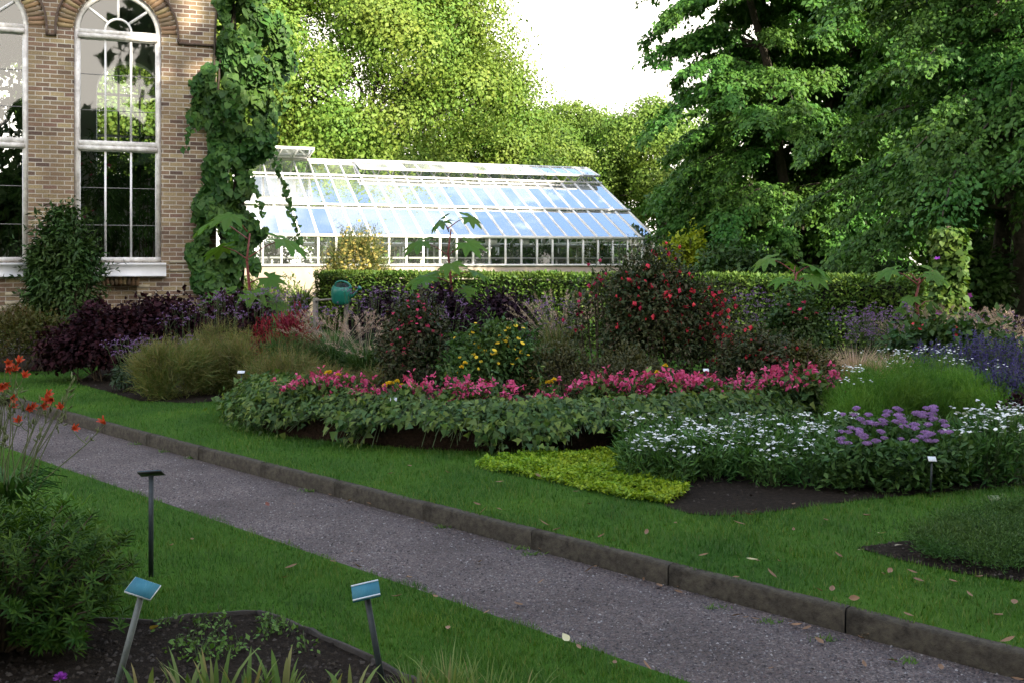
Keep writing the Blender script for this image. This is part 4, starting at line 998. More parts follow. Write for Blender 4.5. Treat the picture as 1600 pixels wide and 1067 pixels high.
# heavy low limbs of the right hand tree
t = Acc()
for tx, ty, tz, r0 in ((2.6, 0.4, 1.75, 0.16), (3.2, -0.3, 1.25, 0.13), (1.5, 0.6, 2.6, 0.14), (-0.3, -0.4, 3.2, 0.15), (0.6, -0.5, 3.4, 0.12)):
    limb(t, (-0.45, 0.0, 0.1), (tx, ty, tz), r0, r0*0.55, rng, 9, 0.05, 0.03, 9)
t.obj("low_limb", M['bark'], o_)

def mound(name, label, cat, loc, Rx, Ry, h, n, mat, rng, T=T_LEAF2, L=0.07, Wd=0.035, lumps=26, lr=0.36, shell=0.5, droop=-0.25, up=0.5, out=0.6, zlo=0.0, group=None, stem='stem_brown', nst=10, flowers=None, rot=0.0, cen=0.62, lift=0.0, rnd=0.6, lo=-0.1, shoots=None):
    """leafy shrub or clump standing on the ground: foliage, stems and optional blossoms"""
    o = thing(name, label, cat, loc, rot, group)
    P, No = lumpy(rng, n, (Rx, Ry, h*0.62), lumps, lr, lo, shell, cen)
    P[:, 2] += h*0.36 + lift
    k = P[:, 2] > zlo; P, No = P[k], No[k]
    P[:, 2] *= 1.0
    top = P[:, 2].max(); P[:, 2] *= h/top if lift == 0 else 1
    f = Acc(); put_leaves(f, rng, P, No, T, L, Wd, out, up, droop, rnd)
    ns = shoots if shoots is not None else n//220
    if ns:
        i = rng.integers(0, len(P), ns*2); i = i[P[i, 2] > 0.35*h][:ns]; ns = len(i); m = 16; u = rng.random((ns, m))
        d = nrm(No[i] + np.array((0, 0, 0.75)) + 0.35*rng.normal(size=(ns, 3))); ln = h*(0.10 + 0.16*rng.random(ns))
        Q = (P[i][:, None] + d[:, None]*(u*ln[:, None])[..., None] - np.array((0, 0, 1))*((u**2)*ln[:, None]*0.25)[..., None]).reshape(-1, 3); dd = np.repeat(d, m, 0)
        put_leaves(f2 := Acc(), rng, Q, dd, T, L*0.85, Wd*0.85, 0.5, 0.4, -0.1, 0.8); f.add(np.concatenate(f2.v), [np.concatenate([q for q in f2.f if q.shape[1] == kk]) for kk in set(q.shape[1] for q in f2.f)])
    f.obj("foliage", mat, o)
    if nst:
        s = Acc(); order = rng.permutation(len(P))[:nst]; stems(s, rng, nst, Rx*0.3, P[order]*0.97, 0.004 + 0.006*h, 5); s.obj("stem", M[stem], o)
    if flowers:
        for fl in flowers:
            nm, m_, nf, sz, T_ = fl[:5]; mode = fl[5] if len(fl) > 5 else None
            w = No[:, 2]*0.35 - No[:, 1]*0.6 + rng.random(len(P))*1.5 + (P[:, 2]/h)*0.6
            if mode == 'top': w = P[:, 2]/h*2 + rng.random(len(P))*0.8
            idx = np.argsort(-w)[:nf*4]; idx = rng.permutation(idx)[:nf]
            Q = P[idx] + No[idx]*L*0.5; g = Acc()
            if T_ is T_FUCH:
                g.tmpl(T_FUCH, Q, nrm(np.array((0,0,-1.0)) + 0.3*rng.normal(size=(len(Q),3))), nrm(rng.normal(size=(len(Q),3))), sz*(0.7+0.6*rng.random(len(Q))), sz*0.75)
            else:
                up_ = nrm(No[idx]*0.5 + np.array((0, -0.35, 0.6)) + 0.3*rng.normal(size=(len(Q), 3))); ax = nrm(np.cross(up_, rdir(rng, len(Q))))
                ss = sz*(0.7 + 0.6*rng.random(len(Q))); g.tmpl(T_, Q, ax, up_, ss, ss)
            fo = g.obj(nm, M[m_], o); 
    return o
rng = np.random.default_rng(303)
# dark undergrowth below the trees
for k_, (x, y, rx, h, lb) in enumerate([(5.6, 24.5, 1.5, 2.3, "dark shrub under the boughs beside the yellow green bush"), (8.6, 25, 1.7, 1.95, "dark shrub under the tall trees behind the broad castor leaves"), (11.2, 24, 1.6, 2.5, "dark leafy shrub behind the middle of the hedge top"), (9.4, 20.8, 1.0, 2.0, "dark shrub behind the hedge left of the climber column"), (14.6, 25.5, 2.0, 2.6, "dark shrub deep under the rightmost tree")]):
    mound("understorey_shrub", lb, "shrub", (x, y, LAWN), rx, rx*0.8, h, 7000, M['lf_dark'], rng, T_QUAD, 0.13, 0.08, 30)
mound("yellowgreen_bush", "bright yellow green bush in the sun at the right end of the greenhouse", "bush", (5.15, 29.5, LAWN), 0.68, 0.6, 2.85, 3500, M['lf_yellow'], rng, T_QUAD, 0.13, 0.09, 22)
mound("yellowgreen_bush", "small sunlit bush glimpsed through the gap beside the tall trunk", "bush", (12.2, 50, LAWN), 1.9, 1.5, 3.4, 4000, M['lf_far'], rng, T_QUAD, 0.2, 0.13, 22)
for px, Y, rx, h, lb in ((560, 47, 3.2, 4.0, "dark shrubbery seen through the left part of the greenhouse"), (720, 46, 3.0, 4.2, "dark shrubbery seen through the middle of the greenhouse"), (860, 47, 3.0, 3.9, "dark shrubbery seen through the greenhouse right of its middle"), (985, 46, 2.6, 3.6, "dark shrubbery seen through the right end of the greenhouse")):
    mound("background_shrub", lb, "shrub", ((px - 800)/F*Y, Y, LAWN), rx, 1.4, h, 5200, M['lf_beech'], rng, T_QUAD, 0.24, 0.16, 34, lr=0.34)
# trees behind the viewpoint that shade the garden (outside the picture)
def shade_tree(x, y, h, rad, base, rng, n=7000, leaf=0.95):
    return round_tree("large leafy tree behind the viewpoint, shading the garden", x, y, h, rad, base, n, M['lf_dark'], rng, leaf, 60, 0.36, "shade_tree", trunk=0.4, group="trees behind the viewpoint")
rng = np.random.default_rng(404)
for x, y, h, rad, base in SHADE: shade_tree(x, y, h, rad, base, rng)

# ------------------------------------------------------------------ hedge
HA, HB = at(490, 430, 23.5)[:2], at(1428, 440, 14.5)[:2]
HLEN = float(np.linalg.norm(HB - HA)); hang = math.atan2(HB[1]-HA[1], HB[0]-HA[0])
hd = thing("hedge", "long clipped green hedge with a sunlit flat top in front of the greenhouse", "hedge", (HA[0], HA[1], LAWN), hang)
HH, HD = 1.31, 0.85
rng = np.random.default_rng(55)
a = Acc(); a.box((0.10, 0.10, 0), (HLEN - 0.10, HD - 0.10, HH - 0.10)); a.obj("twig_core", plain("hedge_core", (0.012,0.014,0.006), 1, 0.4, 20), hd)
n = 46000; P = np.zeros((n, 3)); No = np.zeros((n, 3)); c_ = rng.random(n)
fr = c_ < 0.60; tp = (c_ >= 0.60) & (c_ < 0.92); en = c_ >= 0.92
P[:, 0] = rng.random(n)*HLEN; dep = 0.11*rng.random(n)**1.3
wav = 0.025*np.sin(P[:, 0]*3.1) + 0.02*np.sin(P[:, 0]*7.7 + 1)
P[fr, 1] = dep[fr] + wav[fr]; P[fr, 2] = rng.random(fr.sum())*HH; No[fr] = (0, -1, 0.15)
P[tp, 1] = rng.random(tp.sum())*HD; P[tp, 2] = HH - dep[tp] + wav[tp]*0.6 + 0.04*rng.random(tp.sum()); No[tp] = (0, 0, 1)
P[en, 0] = np.where(rng.random(en.sum()) < 0.5, dep[en], HLEN - dep[en]); P[en, 1] = rng.random(en.sum())*HD; P[en, 2] = rng.random(en.sum())*HH; No[en] = nrm(np.column_stack((np.where(P[en, 0] < 1, -1.0, 1.0), 0*P[en, 0], 0*P[en, 0] + 0.1)))
f = Acc(); put_leaves(f, rng, P, No, T_LEAF2, 0.062, 0.036, out=0.7, up=0.4, droop=0.1, rnd=0.7)
n = 1300; Q = np.column_stack((rng.random(n)*HLEN, rng.random(n)*HD, np.full(n, HH + 0.0)))
f.tmpl(T_LEAF2, Q, nrm(np.array((0,0,1.0)) + 0.35*rng.normal(size=(n,3))), rdir(rng, n), 0.09*(0.6+0.8*rng.random(n)), 0.03)
f.obj("foliage", M['lf_hedge'], hd)

# ------------------------------------------------------------------ vine on the corner of the building
def bl(x, y, z): return np.array((x, y, z))
vine = thing("climbing_vine", "big leaved green vine covering the right corner of the brick building", "climbing plant", (-5.43, 18.28, LAWN), TH)
rng = np.random.default_rng(66)
P = []; No = []
nV = 15000
z = rng.random(nV)*9.0 + 0.15
# left edge of the vine on the wall, from the photograph (height, distance left of the corner)
zl = np.array([0.1, 1.2, 1.6, 2.2, 2.9, 3.3, 3.9, 4.3, 4.8, 5.4, 5.8, 7.0, 9.2]); xl = np.array([0.12, 0.35, 0.55, 0.55, 0.25, 0.18, 0.30, 0.55, 0.42, 0.10, -0.1, -0.15, -0.2])
zr_ = np.array([0.1, 1.5, 2.5, 3.5, 4.5, 5.5, 6.5, 9.2]); xr_ = np.array([0.55, 0.75, 0.62, 0.75, 1.15, 1.25, 1.05, 0.9])
xx0 = -np.interp(z, zl, xl)*0.9; xx1 = np.interp(z, zr_, xr_)
lobe = 0.10*np.sin(z*3.7) + 0.07*np.sin(z*8.3 + 2)
t_ = rng.random(nV); x = xx0 + lobe*0.7 + (xx1 - xx0 + lobe)*t_
yf = -0.05 - 0.45*np.sin(np.pi*np.clip(t_*1.05, 0, 1))*(0.55 + 0.45*rng.random(nV)) + 0.12*np.sin(z*5 + x*6)
behind = (x > 0.1) & (rng.random(nV) < 0.45)
yf = np.where(behind, rng.random(nV)*1.2 - 0.1, yf)
P = np.column_stack((x, yf, z)); gap = (np.sin(z*4.1 + 5*x) + np.sin(x*9 - z*2.3) > 1.15); P = P[~gap]
No = nrm(np.column_stack((0.5*P[:, 0], np.full(len(P), -1.0), np.full(len(P), 0.25))) + 0.35*rng.normal(size=(len(P), 3)))
f = Acc(); A = nrm(np.array((0, -0.25, -1.0)) + 0.55*rng.normal(size=(len(P), 3))); s = np.clip(1 + 0.38*rng.normal(size=len(P)), 0.35, 1.7)
f.tmpl(T_HEART, P, A, No, 0.102*s, 0.102*s); f.obj("foliage", M['lf_vine'], vine)
t = Acc()
for k in range(7):
    zz = np.linspace(0, 8.8, 18); t.tube(np.column_stack((0.18 + 0.12*np.sin(zz*0.9 + k) + 0.05*k - 0.1, -0.06 + 0.02*k + 0*zz, zz)), np.linspace(0.035, 0.012, 18), 6, cap=False)
t.obj("woody_stem", M['bark'], vine)
# long runners hanging free beside the wall, one of them far down in front of the greenhouse
for x0, dx, z0, ln, nl in ((0.85, 0.62, 3.95, 2.05, 90), (1.0, 0.25, 5.3, 0.9, 40), (1.1, 0.18, 6.2, 0.8, 40), (0.95, 0.10, 4.7, 0.9, 36), (0.6, 0.2, 3.2, 0.8, 30), (1.15, 0.2, 5.7, 0.6, 30), (-0.45, -0.08, 4.3, 0.7, 26)):
    rn = Acc(); tt = np.linspace(0, 1, 24); path_ = np.column_stack((x0 + dx*tt, -0.28 - 0.05*np.sin(tt*3), z0 - ln*tt**1.15)); rn.tube(path_, 0.006, 4, cap=False)
    fo = rn.obj("runner", M['stem_green'], vine)
    f = Acc(); idx = (np.arange(nl) + rng.random(nl))/nl; Q = np.array([np.interp(idx, tt, path_[:, c]) for c in range(3)]).T + 0.03*rng.normal(size=(nl, 3))
    f.tmpl(T_HEART, Q, nrm(np.array((0.1, -0.2, -1)) + 0.5*rng.normal(size=(nl, 3))), nrm(np.array((0.2, -1, 0.2)) + 0.3*rng.normal(size=(nl, 3))), 0.10*(0.5 + 0.7*rng.random(nl)), 0.085); f.obj("runner_leaf", M['lf_vine'], fo)

# dark shrub trained against the wall between the windows
rng = np.random.default_rng(77)
ws = mound("wall_shrub", "dark green shrub growing up the brick wall between the two arched windows", "shrub", (-7.62, 16.95, LAWN), 0.62, 0.40, 2.72, 10000, M['lf_dark'], rng, T_LEAF2, 0.105, 0.04, 50, 0.34, 0.45, cen=0.85, droop=-0.5, nst=14)

# ------------------------------------------------------------------ grasses, tall flowers
def tuft(name, label, loc, n, h, spread, mat, rng, w=0.006, cat="grass", group=None, arch=0.5, plume=None, npl=0, rot=0.0, base=0.08, plen=0.2, pw=0.022, pmat='gr_plume'):
    """tuft of arching blades, optionally with feathery plumes"""
    o = thing(name, label, cat, loc, rot, group)
    f = Acc(); K = 5
    az = rng.random(n)*2*math.pi; ln = h*(0.55 + 0.55*rng.random(n)); rr = spread*(0.25 + 0.9*rng.random(n)); b = base*np.sqrt(rng.random(n)); low = (rng.random(n) < (0.42 if base > 0.2 else 0.0)); ln = np.where(low, ln*0.45, ln); rr = np.where(low, rr*0.9, rr)
    b0 = np.stack((b*np.cos(az), b*np.sin(az), np.zeros(n)), 1)
    t = np.linspace(0, 1, K)
    hx = rr[:, None]*(t**1.7); hz = ln[:, None]*(t - arch*t**3*(0.5 + 0.6*rng.random((n, 1))))
    C = np.stack((b0[:, 0:1] + np.cos(az)[:, None]*hx, b0[:, 1:2] + np.sin(az)[:, None]*hx, hz), 2)
    side = np.stack((-np.sin(az + 0.5*rng.normal(size=n)), np.cos(az), np.zeros(n)), 1)[:, None]*(w*np.array((0.8, 1, 0.8, 0.5, 0.08)))[None, :, None]
    V = np.stack((C - side, C + side), 2).reshape(-1, 3)
    bs = (np.arange(n)*2*K)[:, None, None]; q = np.array([(2*i, 2*i+1, 2*i+3, 2*i+2) for i in range(K-1)])[None] + bs
    f.add(V, [q.reshape(-1, 4)]); f.obj("blade_tuft", M[mat], o)
    if npl:
        g = Acc(); idx = np.argsort(-ln + 0.2*h*rng.random(n))[:npl]
        for i in idx:
            tip = C[i, -1] + np.array((0, 0, h*0.12*rng.random())); d = nrm(C[i, -1] - C[i, -3] + np.array((0, 0, 0.12))); m = 26
            g.tube([b0[i], C[i, 2] + np.array((0,0,.03)), tip], 0.0022, 3, cap=False)
            u = rng.random(m); Q = tip + d*(u*plen)[:, None] - np.array((0,0,1))*(u**2*plen*0.25)[:, None]
            g.tmpl(T_LEAF2, Q, nrm(d + 0.55*rng.normal(size=(m, 3))), rdir(rng, m), pw*2.0, pw*0.30)
        g.obj("plume", M[pmat], o)
    return o
def wand(name, label, loc, n, h, spread, rng, flmat, fsz=0.02, per=7, leafmat_='lf_herb', cat="flowering plant", group=None, spike=False, stem='stem_green', nleaf=60, leafL=0.07):
    """upright wiry stems that carry small flower clusters or spikes"""
    o = thing(name, label, cat, loc, 0, group); s = Acc(); g = Acc(); f = Acc()
    for k in range(n):
        az = rng.random()*6.283; r = spread*math.sqrt(rng.random()); hh = h*(0.68 + 0.36*rng.random())
        b = np.array((r*0.5*math.cos(az), r*0.5*math.sin(az), 0)); tp = np.array((r*math.cos(az) + 0.04*rng.normal(), r*math.sin(az), hh))
        s.tube([b, (b+tp)/2 + 0.02*rng.normal(size=3), tp], [0.004, 0.003, 0.002], 3, cap=False)
        tips = [tp] + ([] if spike else [tp + np.array((0.06*rng.normal(), 0.06*rng.normal(), -0.03 - 0.05*rng.random())) for _ in range(2)])
        for q in tips[1:]: s.tube([b + (tp-b)*0.8, q], 0.0015, 3, cap=False)
        for q in tips:
            m = per
            if spike: Q = q + np.column_stack((0.010*rng.normal(size=m*3), 0.010*rng.normal(size=m*3), -0.34*h*rng.random(m*3)))
            else: Q = q + rng.normal(size=(m, 3))*np.array((fsz*0.8, fsz*0.8, fsz*0.35))
            g.tmpl(T_STAR5, Q, rdir(rng, len(Q)), nrm(np.array((0, -0.6, 0.8)) + 0.5*rng.normal(size=(len(Q), 3))), fsz, fsz)
    m = nleaf; az = rng.random(m)*6.283; r = spread*np.sqrt(rng.random(m))*0.8; z = h*0.75*rng.random(m)**1.3
    Q = np.column_stack((r*np.cos(az), r*np.sin(az), z)); put_leaves(f, rng, Q, nrm(np.column_stack((np.cos(az), np.sin(az), 0.3+0*az))), T_LEAF2, leafL, leafL*0.28)
    f.obj("foliage", M[leafmat_], o); s.obj("stem", M[stem], o); g.obj("blossom", M[flmat], o)
    return o
def castor(label, loc, h, leafr, nl, rng, rot=0.0, dirs=None):
    o = thing("castor_plant", label, "castor plant", loc, rot)
    s = Acc(); tp = np.array((0.05, 0, h*0.92)); st = s.tube([(0,0,0), (0.03*h, 0.0, h*0.45), (0.0, 0.02, h*0.75), tp], [0.028, 0.024, 0.018, 0.012], 8)
    sobj = None
    for k in range(nl):
        az = dirs[k][0] if dirs else k*2.4 + 0.5*rng.normal(); zf = dirs[k][1] if dirs else 0.45 + 0.5*(k + 0.5)/nl
        lr = leafr*(dirs[k][2] if dirs else (0.75 + 0.4*rng.random())*(1.1 - 0.35*(zf - 0.45)))
        b = np.array((0.02*h*math.sin(zf*3), 0.01, h*zf*0.95)); hdv = np.array((math.cos(az), math.sin(az), 0)); pl = lr*(0.75 + 0.4*rng.random())
        e = b + hdv*pl + np.array((0, 0, pl*(0.55 if zf > 0.7 else 0.25)))
        s.tube([b, (b+e)/2 + np.array((0, 0, 0.03)), e], [0.010, 0.008, 0.006], 5, cap=False)
        lf = Acc(); nn = nrm(np.array((0.25*rng.normal(), -0.45 + 0.25*rng.normal(), 1.0)) + hdv*0.45); lf.tmpl(T_PALM, [e], [nrm(hdv + np.array((0, 0, -0.35)))], [nn], lr, lr*0.92)
        lf.obj("leaf", M['lf_castor'], o)
    s.obj("stem", M['stem_red'], o)
    return o
# ------------------------------------------------------------------ the planting, from the back to the front
G = lambda px, Y, z=LAWN: np.array(((px - 800)/F*Y, Y, z))
rng = np.random.default_rng(500)
# sunlit border at the foot of the greenhouse
for px, Y, lb in ((418, 25, "pale strappy plant in the sun left of the hedge end"), (470, 24.6, "bright strappy plant touching the left end of the hedge")):
    tuft("strap_leaved_plant", lb, G(px, Y), 380, 1.5, 0.5, 'lf_iris', rng, 0.022, "plant", None, 0.6)
mound("border_shrub", "low sunlit shrub at the foot of the greenhouse wall by the hedge end", "shrub", G(445, 26), 0.6, 0.4, 1.28, 2500, M['lf_hedge'], rng, T_LEAF2, 0.08, 0.04, 22)
mound("border_shrub", "low sunlit shrub at the foot of the greenhouse wall behind the castor leaves", "shrub", G(395, 25.5), 0.6, 0.4, 1.25, 2500, M['lf_hedge'], rng, T_LEAF2, 0.08, 0.04, 22)
fen = mound("fennel_bush", "tall hazy bush with flat golden flower heads behind the hedge", "bush", G(558, 25.2), 0.98, 0.8, 2.75, 15000, M['gr_tan'], rng, T_LEAF2, 0.10, 0.010, 44, 0.36, 0.3, droop=0.5, up=0.2, nst=30, stem='stem_green', flowers=[("blossom", 'fl_gold', 420, 0.07, T_DISC)])
# purple leaved shrubs
for px, Y, rx, h, lb in ((150, 13.2, 0.72, 1.05, "dark purple leaved shrub at the left, next to the brownish bush"), (240, 13.7, 0.80, 1.22, "dark purple leaved shrub in the middle of the left group below the wall niche"), (350, 13.8, 0.80, 1.16, "dark purple leaved shrub at the right of the left group, behind thin verbena stems")):
    mound("purple_shrub", lb, "shrub", G(px, Y), rx, 0.5, h, 7500, M['lf_purple'], rng, T_LEAF, 0.062, 0.045, 34, group="purple leaved shrubs by the building")
for px, Y, rx, h, lb in ((600, 15.6, 0.62, 1.20, "dark violet leaved shrub right of the green watering can"), (690, 15.4, 0.62, 1.26, "dark violet leaved shrub at the foot of the middle castor plant"), (775, 15.2, 0.60, 1.22, "dark violet leaved shrub behind the yellow flowered bush")):
    mound("violet_shrub", lb, "shrub", G(px, Y), rx, 0.5, h, 7000, M['lf_purple2'], rng, T_LEAF, 0.06, 0.045, 34, group="violet leaved shrubs before the hedge")
mound("brownish_bush", "loose brownish green bush at the left edge below the brick wall", "bush", G(35, 14.3), 0.80, 0.55, 0.96, 8000, M['lf_brown'], rng, T_LEAF2, 0.05, 0.022, 34, droop=0.2)
# castor plants
castor("tall castor plant with big drooping leaves in front of the vine covered corner", G(385, 14.2), 2.15, 0.40, 9, rng, 0, [(2.9, .93, 1.15), (0.35, .80, 1.15), (3.4, .78, 0.9), (-0.35, .62, .75), (3.6, .50, 1.1), (-1.2, .52, 1.0), (0.2, .45, 1.0), (-1.9, .98, 1.0), (2.6, .30, .8)])
castor("castor plant with spreading leaves rising in front of the greenhouse wall", G(700, 16.6), 2.3, 0.42, 10, rng, 0, [(0.2, .98, .75), (2.2, .97, .8), (-0.5, .78, .95), (3.3, .76, 1.0), (-1.5, .66, .9), (-2.6, .56, 1.15), (0.3, .60, .9), (2.6, .62, .7), (-0.8, .48, .8), (4.4, .95, .7)])
castor("castor plant with wide leaves above the hedge in front of the dark trees", G(1240, 14.2), 1.55, 0.29, 7, rng, 0, [(0.1, .93, 1.2), (2.9, .97, 1.1), (-0.4, .85, 1.1), (-1.5, .80, .9), (3.6, .82, .9), (1.2, .95, .9), (-2.6, .72, .8)])
castor("red stemmed castor plant beside the climber column", G(1432, 13.3), 1.46, 0.29, 8, rng, 0, [(0.15, .95, 1.0), (3.0, .92, 1.05), (-1.2, .9, .9), (-2.4, .72, .85), (0.5, .70, .9), (-0.2, .45, .85), (1.9, .95, .8), (3.6, .66, .8)])
# column of climbing flowers
cc = thing("climber_column", "narrow leafy column of a purple flowered climber on a support", "climbing plant", G(1482, 14.2))
P = np.column_stack((0.19*rng.normal(size=5200)*0.8, 0.17*rng.normal(size=5200)*0.85, rng.random(5200)*2.05)); P[:, 0] += 0.05*np.sin(P[:, 2]*4)
P = P[np.hypot(P[:, 0], P[:, 1]) < 0.26]; No = nrm(P*np.array((1, 1, 0)) + np.array((0, -0.05, 0.02)))
f = Acc(); put_leaves(f, rng, P, No, T_HEART, 0.072, 0.068, out=0.5, up=0.3, droop=-0.7); f.obj("foliage", M['lf_hedge'], cc)
s = Acc()
for k in range(3): s.tube([(0.12*math.cos(k*2.1), 0.12*math.sin(k*2.1), 0), (0.02*math.cos(k*2.1), 0.02*math.sin(k*2.1), 2.08)], 0.012, 6)
s.obj("support_cane", M['stem_brown'], cc)
for (dx, z) in ((-0.22, 1.62), (0.24, 1.10), (0.25, 0.82), (0.22, 0.66), (0.20, 0.92), (-0.12, 1.36), (0.03, 1.28), (-0.2, 0.86)):
    g = Acc(); g.tmpl(T_STAR5, [np.array((dx, -0.14, z))], [rdir(rng, 1)[0]], [np.array((0.2*rng.normal(), -1, 0.3))], 0.10, 0.10); g.obj("flower", M['fl_purple'], cc)
# pennisetum on the right and left
for px, Y, h, lb in ((1452, 13.0, 0.98, "straw plumed fountain grass at the foot of the climber column"), (1520, 13.2, 1.05, "straw plumed fountain grass right of the climber column"), (1580, 12.6, 1.0, "straw plumed fountain grass at the right edge behind the blue spikes")):
    tuft("fountain_grass", lb, G(px, Y), 420, h*0.98, 0.5, 'gr_green', rng, 0.005, "grass", "fountain grasses on the right", 0.55, npl=85, plen=0.24, pw=0.026)
for px, Y, h, lb in ((520, 12.7, 1.08, "fine green fountain grass with pale plumes below the watering can"), (570, 12.3, 1.0, "fine green fountain grass with pale plumes left of the crimson fuchsia")):
    tuft("fountain_grass", lb, G(px, Y), 1000, h*0.9, 0.48, 'gr_green', rng, 0.004, "grass", "fountain grasses on the left", 0.55, npl=45, plen=0.22, pw=0.024)
tuft("fountain_grass", "hazy straw coloured grass in front of the hedge left of the tall red fuchsia", G(872, 13.4), 600, 1.15, 0.55, 'gr_tan', rng, 0.004, "grass", None, 0.45, npl=60, plen=0.25, pw=0.022)
# left grasses
def fuzzy_grass(name, label, loc, n, h, sp, mat, rng, group):
    """soft hummock of fine criss-crossing blades with seed heads on top"""
    o = thing(name, label, "grass", loc, 0, group)
    P, No = lumpy(rng, n, (sp, sp*0.8, h*0.55), 34, 0.40, -0.75, 0.25, 0.62); P[:, 2] += h*0.30; P = P[P[:, 2] > 0.0]; P[:, 2] *= h*0.9/P[:, 2].max(); n = len(P); P[:, :2] *= (0.72 + 0.28*np.clip(P[:, 2:]/(0.5*h), 0, 1))
    d = nrm(np.array((0, 0, 0.75)) + P*np.array((1, 1, 0))*0.9/sp + 0.55*rng.normal(size=(n, 3)))
    f = Acc(); f.tmpl(T_BLADE, P, d, rdir(rng, n), 0.15*(0.5 + 0.9*rng.random(n)), 0.0065); f.obj("blade_tuft", M[mat], o)
    i = rng.permutation(n)[:1400]; i = i[P[i, 2] > 0.35*h][:260]; k = len(i); Q = P[i]*np.array((1.03, 1.03, 1.0)) + np.array((0, 0, 0.10)); s = Acc(); g = Acc()
    for q, b in zip(Q, P[i]): s.tube([b*np.array((0.9, 0.9, 0.7)), q + 0.02*rng.normal(size=3)], 0.0014, 3, cap=False)
    m = 7; g.tmpl(T_LEAF2, (np.repeat(Q, m, 0) + rng.normal(size=(k*m, 3))*np.array((0.016, 0.016, 0.03))), nrm(np.array((0, 0, 1.0)) + 0.7*rng.normal(size=(k*m, 3))), rdir(rng, k*m), 0.020, 0.005)
    s.obj("stem", M['stem_straw'], o); g.obj("seed_head", M['gr_seed'], o)
    return o
M['stem_straw'] = plain("stem_straw", (0.16, 0.14, 0.06), 0.8, 0.3, 30); M['gr_seed'] = LM('grass_seed', (0.16, 0.12, 0.05), (0.24, 0.19, 0.08), (0.12, 0.11, 0.04), trans=0.2)
for px, Y, h, sp, n, mt, lb in ((265, 11.5, 0.70, 0.50, 1500, 'gr_tan', "large yellowish grass clump at the left tip of the bed"), (325, 11.9, 0.72, 0.42, 900, 'gr_tan', "yellowish grass clump behind the first one at the bed's left tip"), (385, 12.0, 0.80, 0.5, 1000, 'gr_tan', "yellowish grass clump behind the small dark label"), (440, 11.4, 0.55, 0.45, 900, 'gr_tan', "low yellowish grass clump left of the pink flowers"), (335, 12.9, 0.82, 0.45, 700, 'gr_tan', "tall thin yellowish grass in front of the purple shrub"), (455, 12.6, 0.7, 0.4, 700, 'gr_green', "green grass clump below the red leaved plant"), (520, 10.9, 0.42, 0.4, 700, 'gr_tan', "short yellowish grass just behind the leftmost pink flowers"), (600, 10.9, 0.42, 0.42, 700, 'gr_tan', "short yellowish grass at the foot of the crimson fuchsia")):
    fuzzy_grass("ornamental_grass", lb, G(px, Y), int(n*4.2), h*1.06, sp, mt, rng, "ornamental grasses on the left")
mound("grey_herb", "small grey green herb on bare soil at the left tip of the bed", "herb", G(203, 12.1), 0.22, 0.2, 0.36, 500, M['lf_herb'], rng, T_LEAF2, 0.06, 0.02, 14, nst=5)
# verbenas
for k_, (px, Y, h, n, lb) in enumerate([(215, 12.6, 0.62, 26, "purple verbena at the left, in front of the first purple shrub"), (270, 12.7, 0.62, 22, "purple verbena in front of the middle purple shrub"), (290, 13.3, 1.15, 16, "tall thin verbena standing against the middle purple shrub"), (345, 13.2, 1.25, 18, "tallest thin verbena standing against the right purple shrub"), (410, 13.6, 1.2, 22, "tall thin verbena below the left castor plant"), (455, 14.2, 1.15, 26, "tall verbena between the left castor plant and the watering can post"), (478, 13.4, 0.95, 20, "lower verbena beside the red leaved plant"), (565, 14.4, 1.2, 22, "tall verbena just right of the watering can"), (635, 14.3, 1.22, 20, "tall verbena in front of the violet shrubs by the fuchsia"), (690, 14.3, 1.15, 20, "tall verbena in front of the violet shrub below the middle castor"), (860, 13.0, 1.1, 24, "verbena haze in front of the hedge left of the tall fuchsia"), (1165, 13.0, 1.2, 30, "verbena in front of the hedge right of the tall fuchsia"), (1335, 12.2, 0.98, 30, "verbena in front of the hedge behind the pale straw grass"), (1370, 12.5, 1.05, 24, "verbena in front of the hedge left of the castor's red stem"), (1400, 12.8, 1.0, 22, "verbena at the foot of the castor's red stem"), (1545, 12.0, 0.95, 22, "verbena beside the straw plumes at the right")]):
    wand("verbena", lb, G(px, Y), n, h, 0.34, rng, 'fl_violet', 0.021, 6, group="purple verbenas in the beds", nleaf=50, leafL=0.06)
# red leaved plant
rp = mound("red_plant", "plant with bright red leaves at the right end of the left purple shrubs", "plant", G(455, 12.9), 0.36, 0.26, 1.02, 1500, M['lf_red'], rng, T_LEAF2, 0.075, 0.016, 20, droop=0.4, nst=8, stem='stem_red')
mound("red_plant", "darker red plant behind the yellowish grass by the purple shrubs", "plant", G(412, 13.4), 0.22, 0.22, 0.85, 600, M['lf_red'], rng, T_LEAF2, 0.06, 0.014, 14, droop=0.4, nst=6, stem='stem_red')
# watering can on its post
pst = thing("post_and_rail", "grey weathered post with a short rail beside the watering can", "post", G(493, 15.3))
a = Acc(); a.box((-0.035, -0.03, 0), (0.035, 0.03, 1.02)); a.obj("post", M['wood'], pst)
a = Acc(); a.tube([(0.0, -0.05, 0.98), (0.2, -0.05, 0.995), (0.42, -0.05, 1.0), (0.62, -0.05, 0.99)], [0.016, 0.018, 0.017, 0.016], 8); a.obj("rail", M['wood'], pst)
a = Acc(); a.box((0.44, -0.035, 0), (0.50, 0.035, 0.96)); a.obj("post", M['wood'], pst)
can = thing("watering_can", "green plastic watering can on the rail in front of the hedge end", "watering can", G(533, 15.15, 1.075))
b = Acc(); b.lathe([(0.0, -0.02), (0.105, -0.02), (0.118, -0.01), (0.128, 0.04), (0.136, 0.12), (0.132, 0.17), (0.115, 0.205), (0.10, 0.22)], 28)
b.obj("body", M['can'], can, True)
b = Acc(); b.lathe([(0.10, 0.221), (0.094, 0.215), (0.094, 0.10), (0.0, 0.09)], 24); b.obj("opening", M['can_in'], can, True)
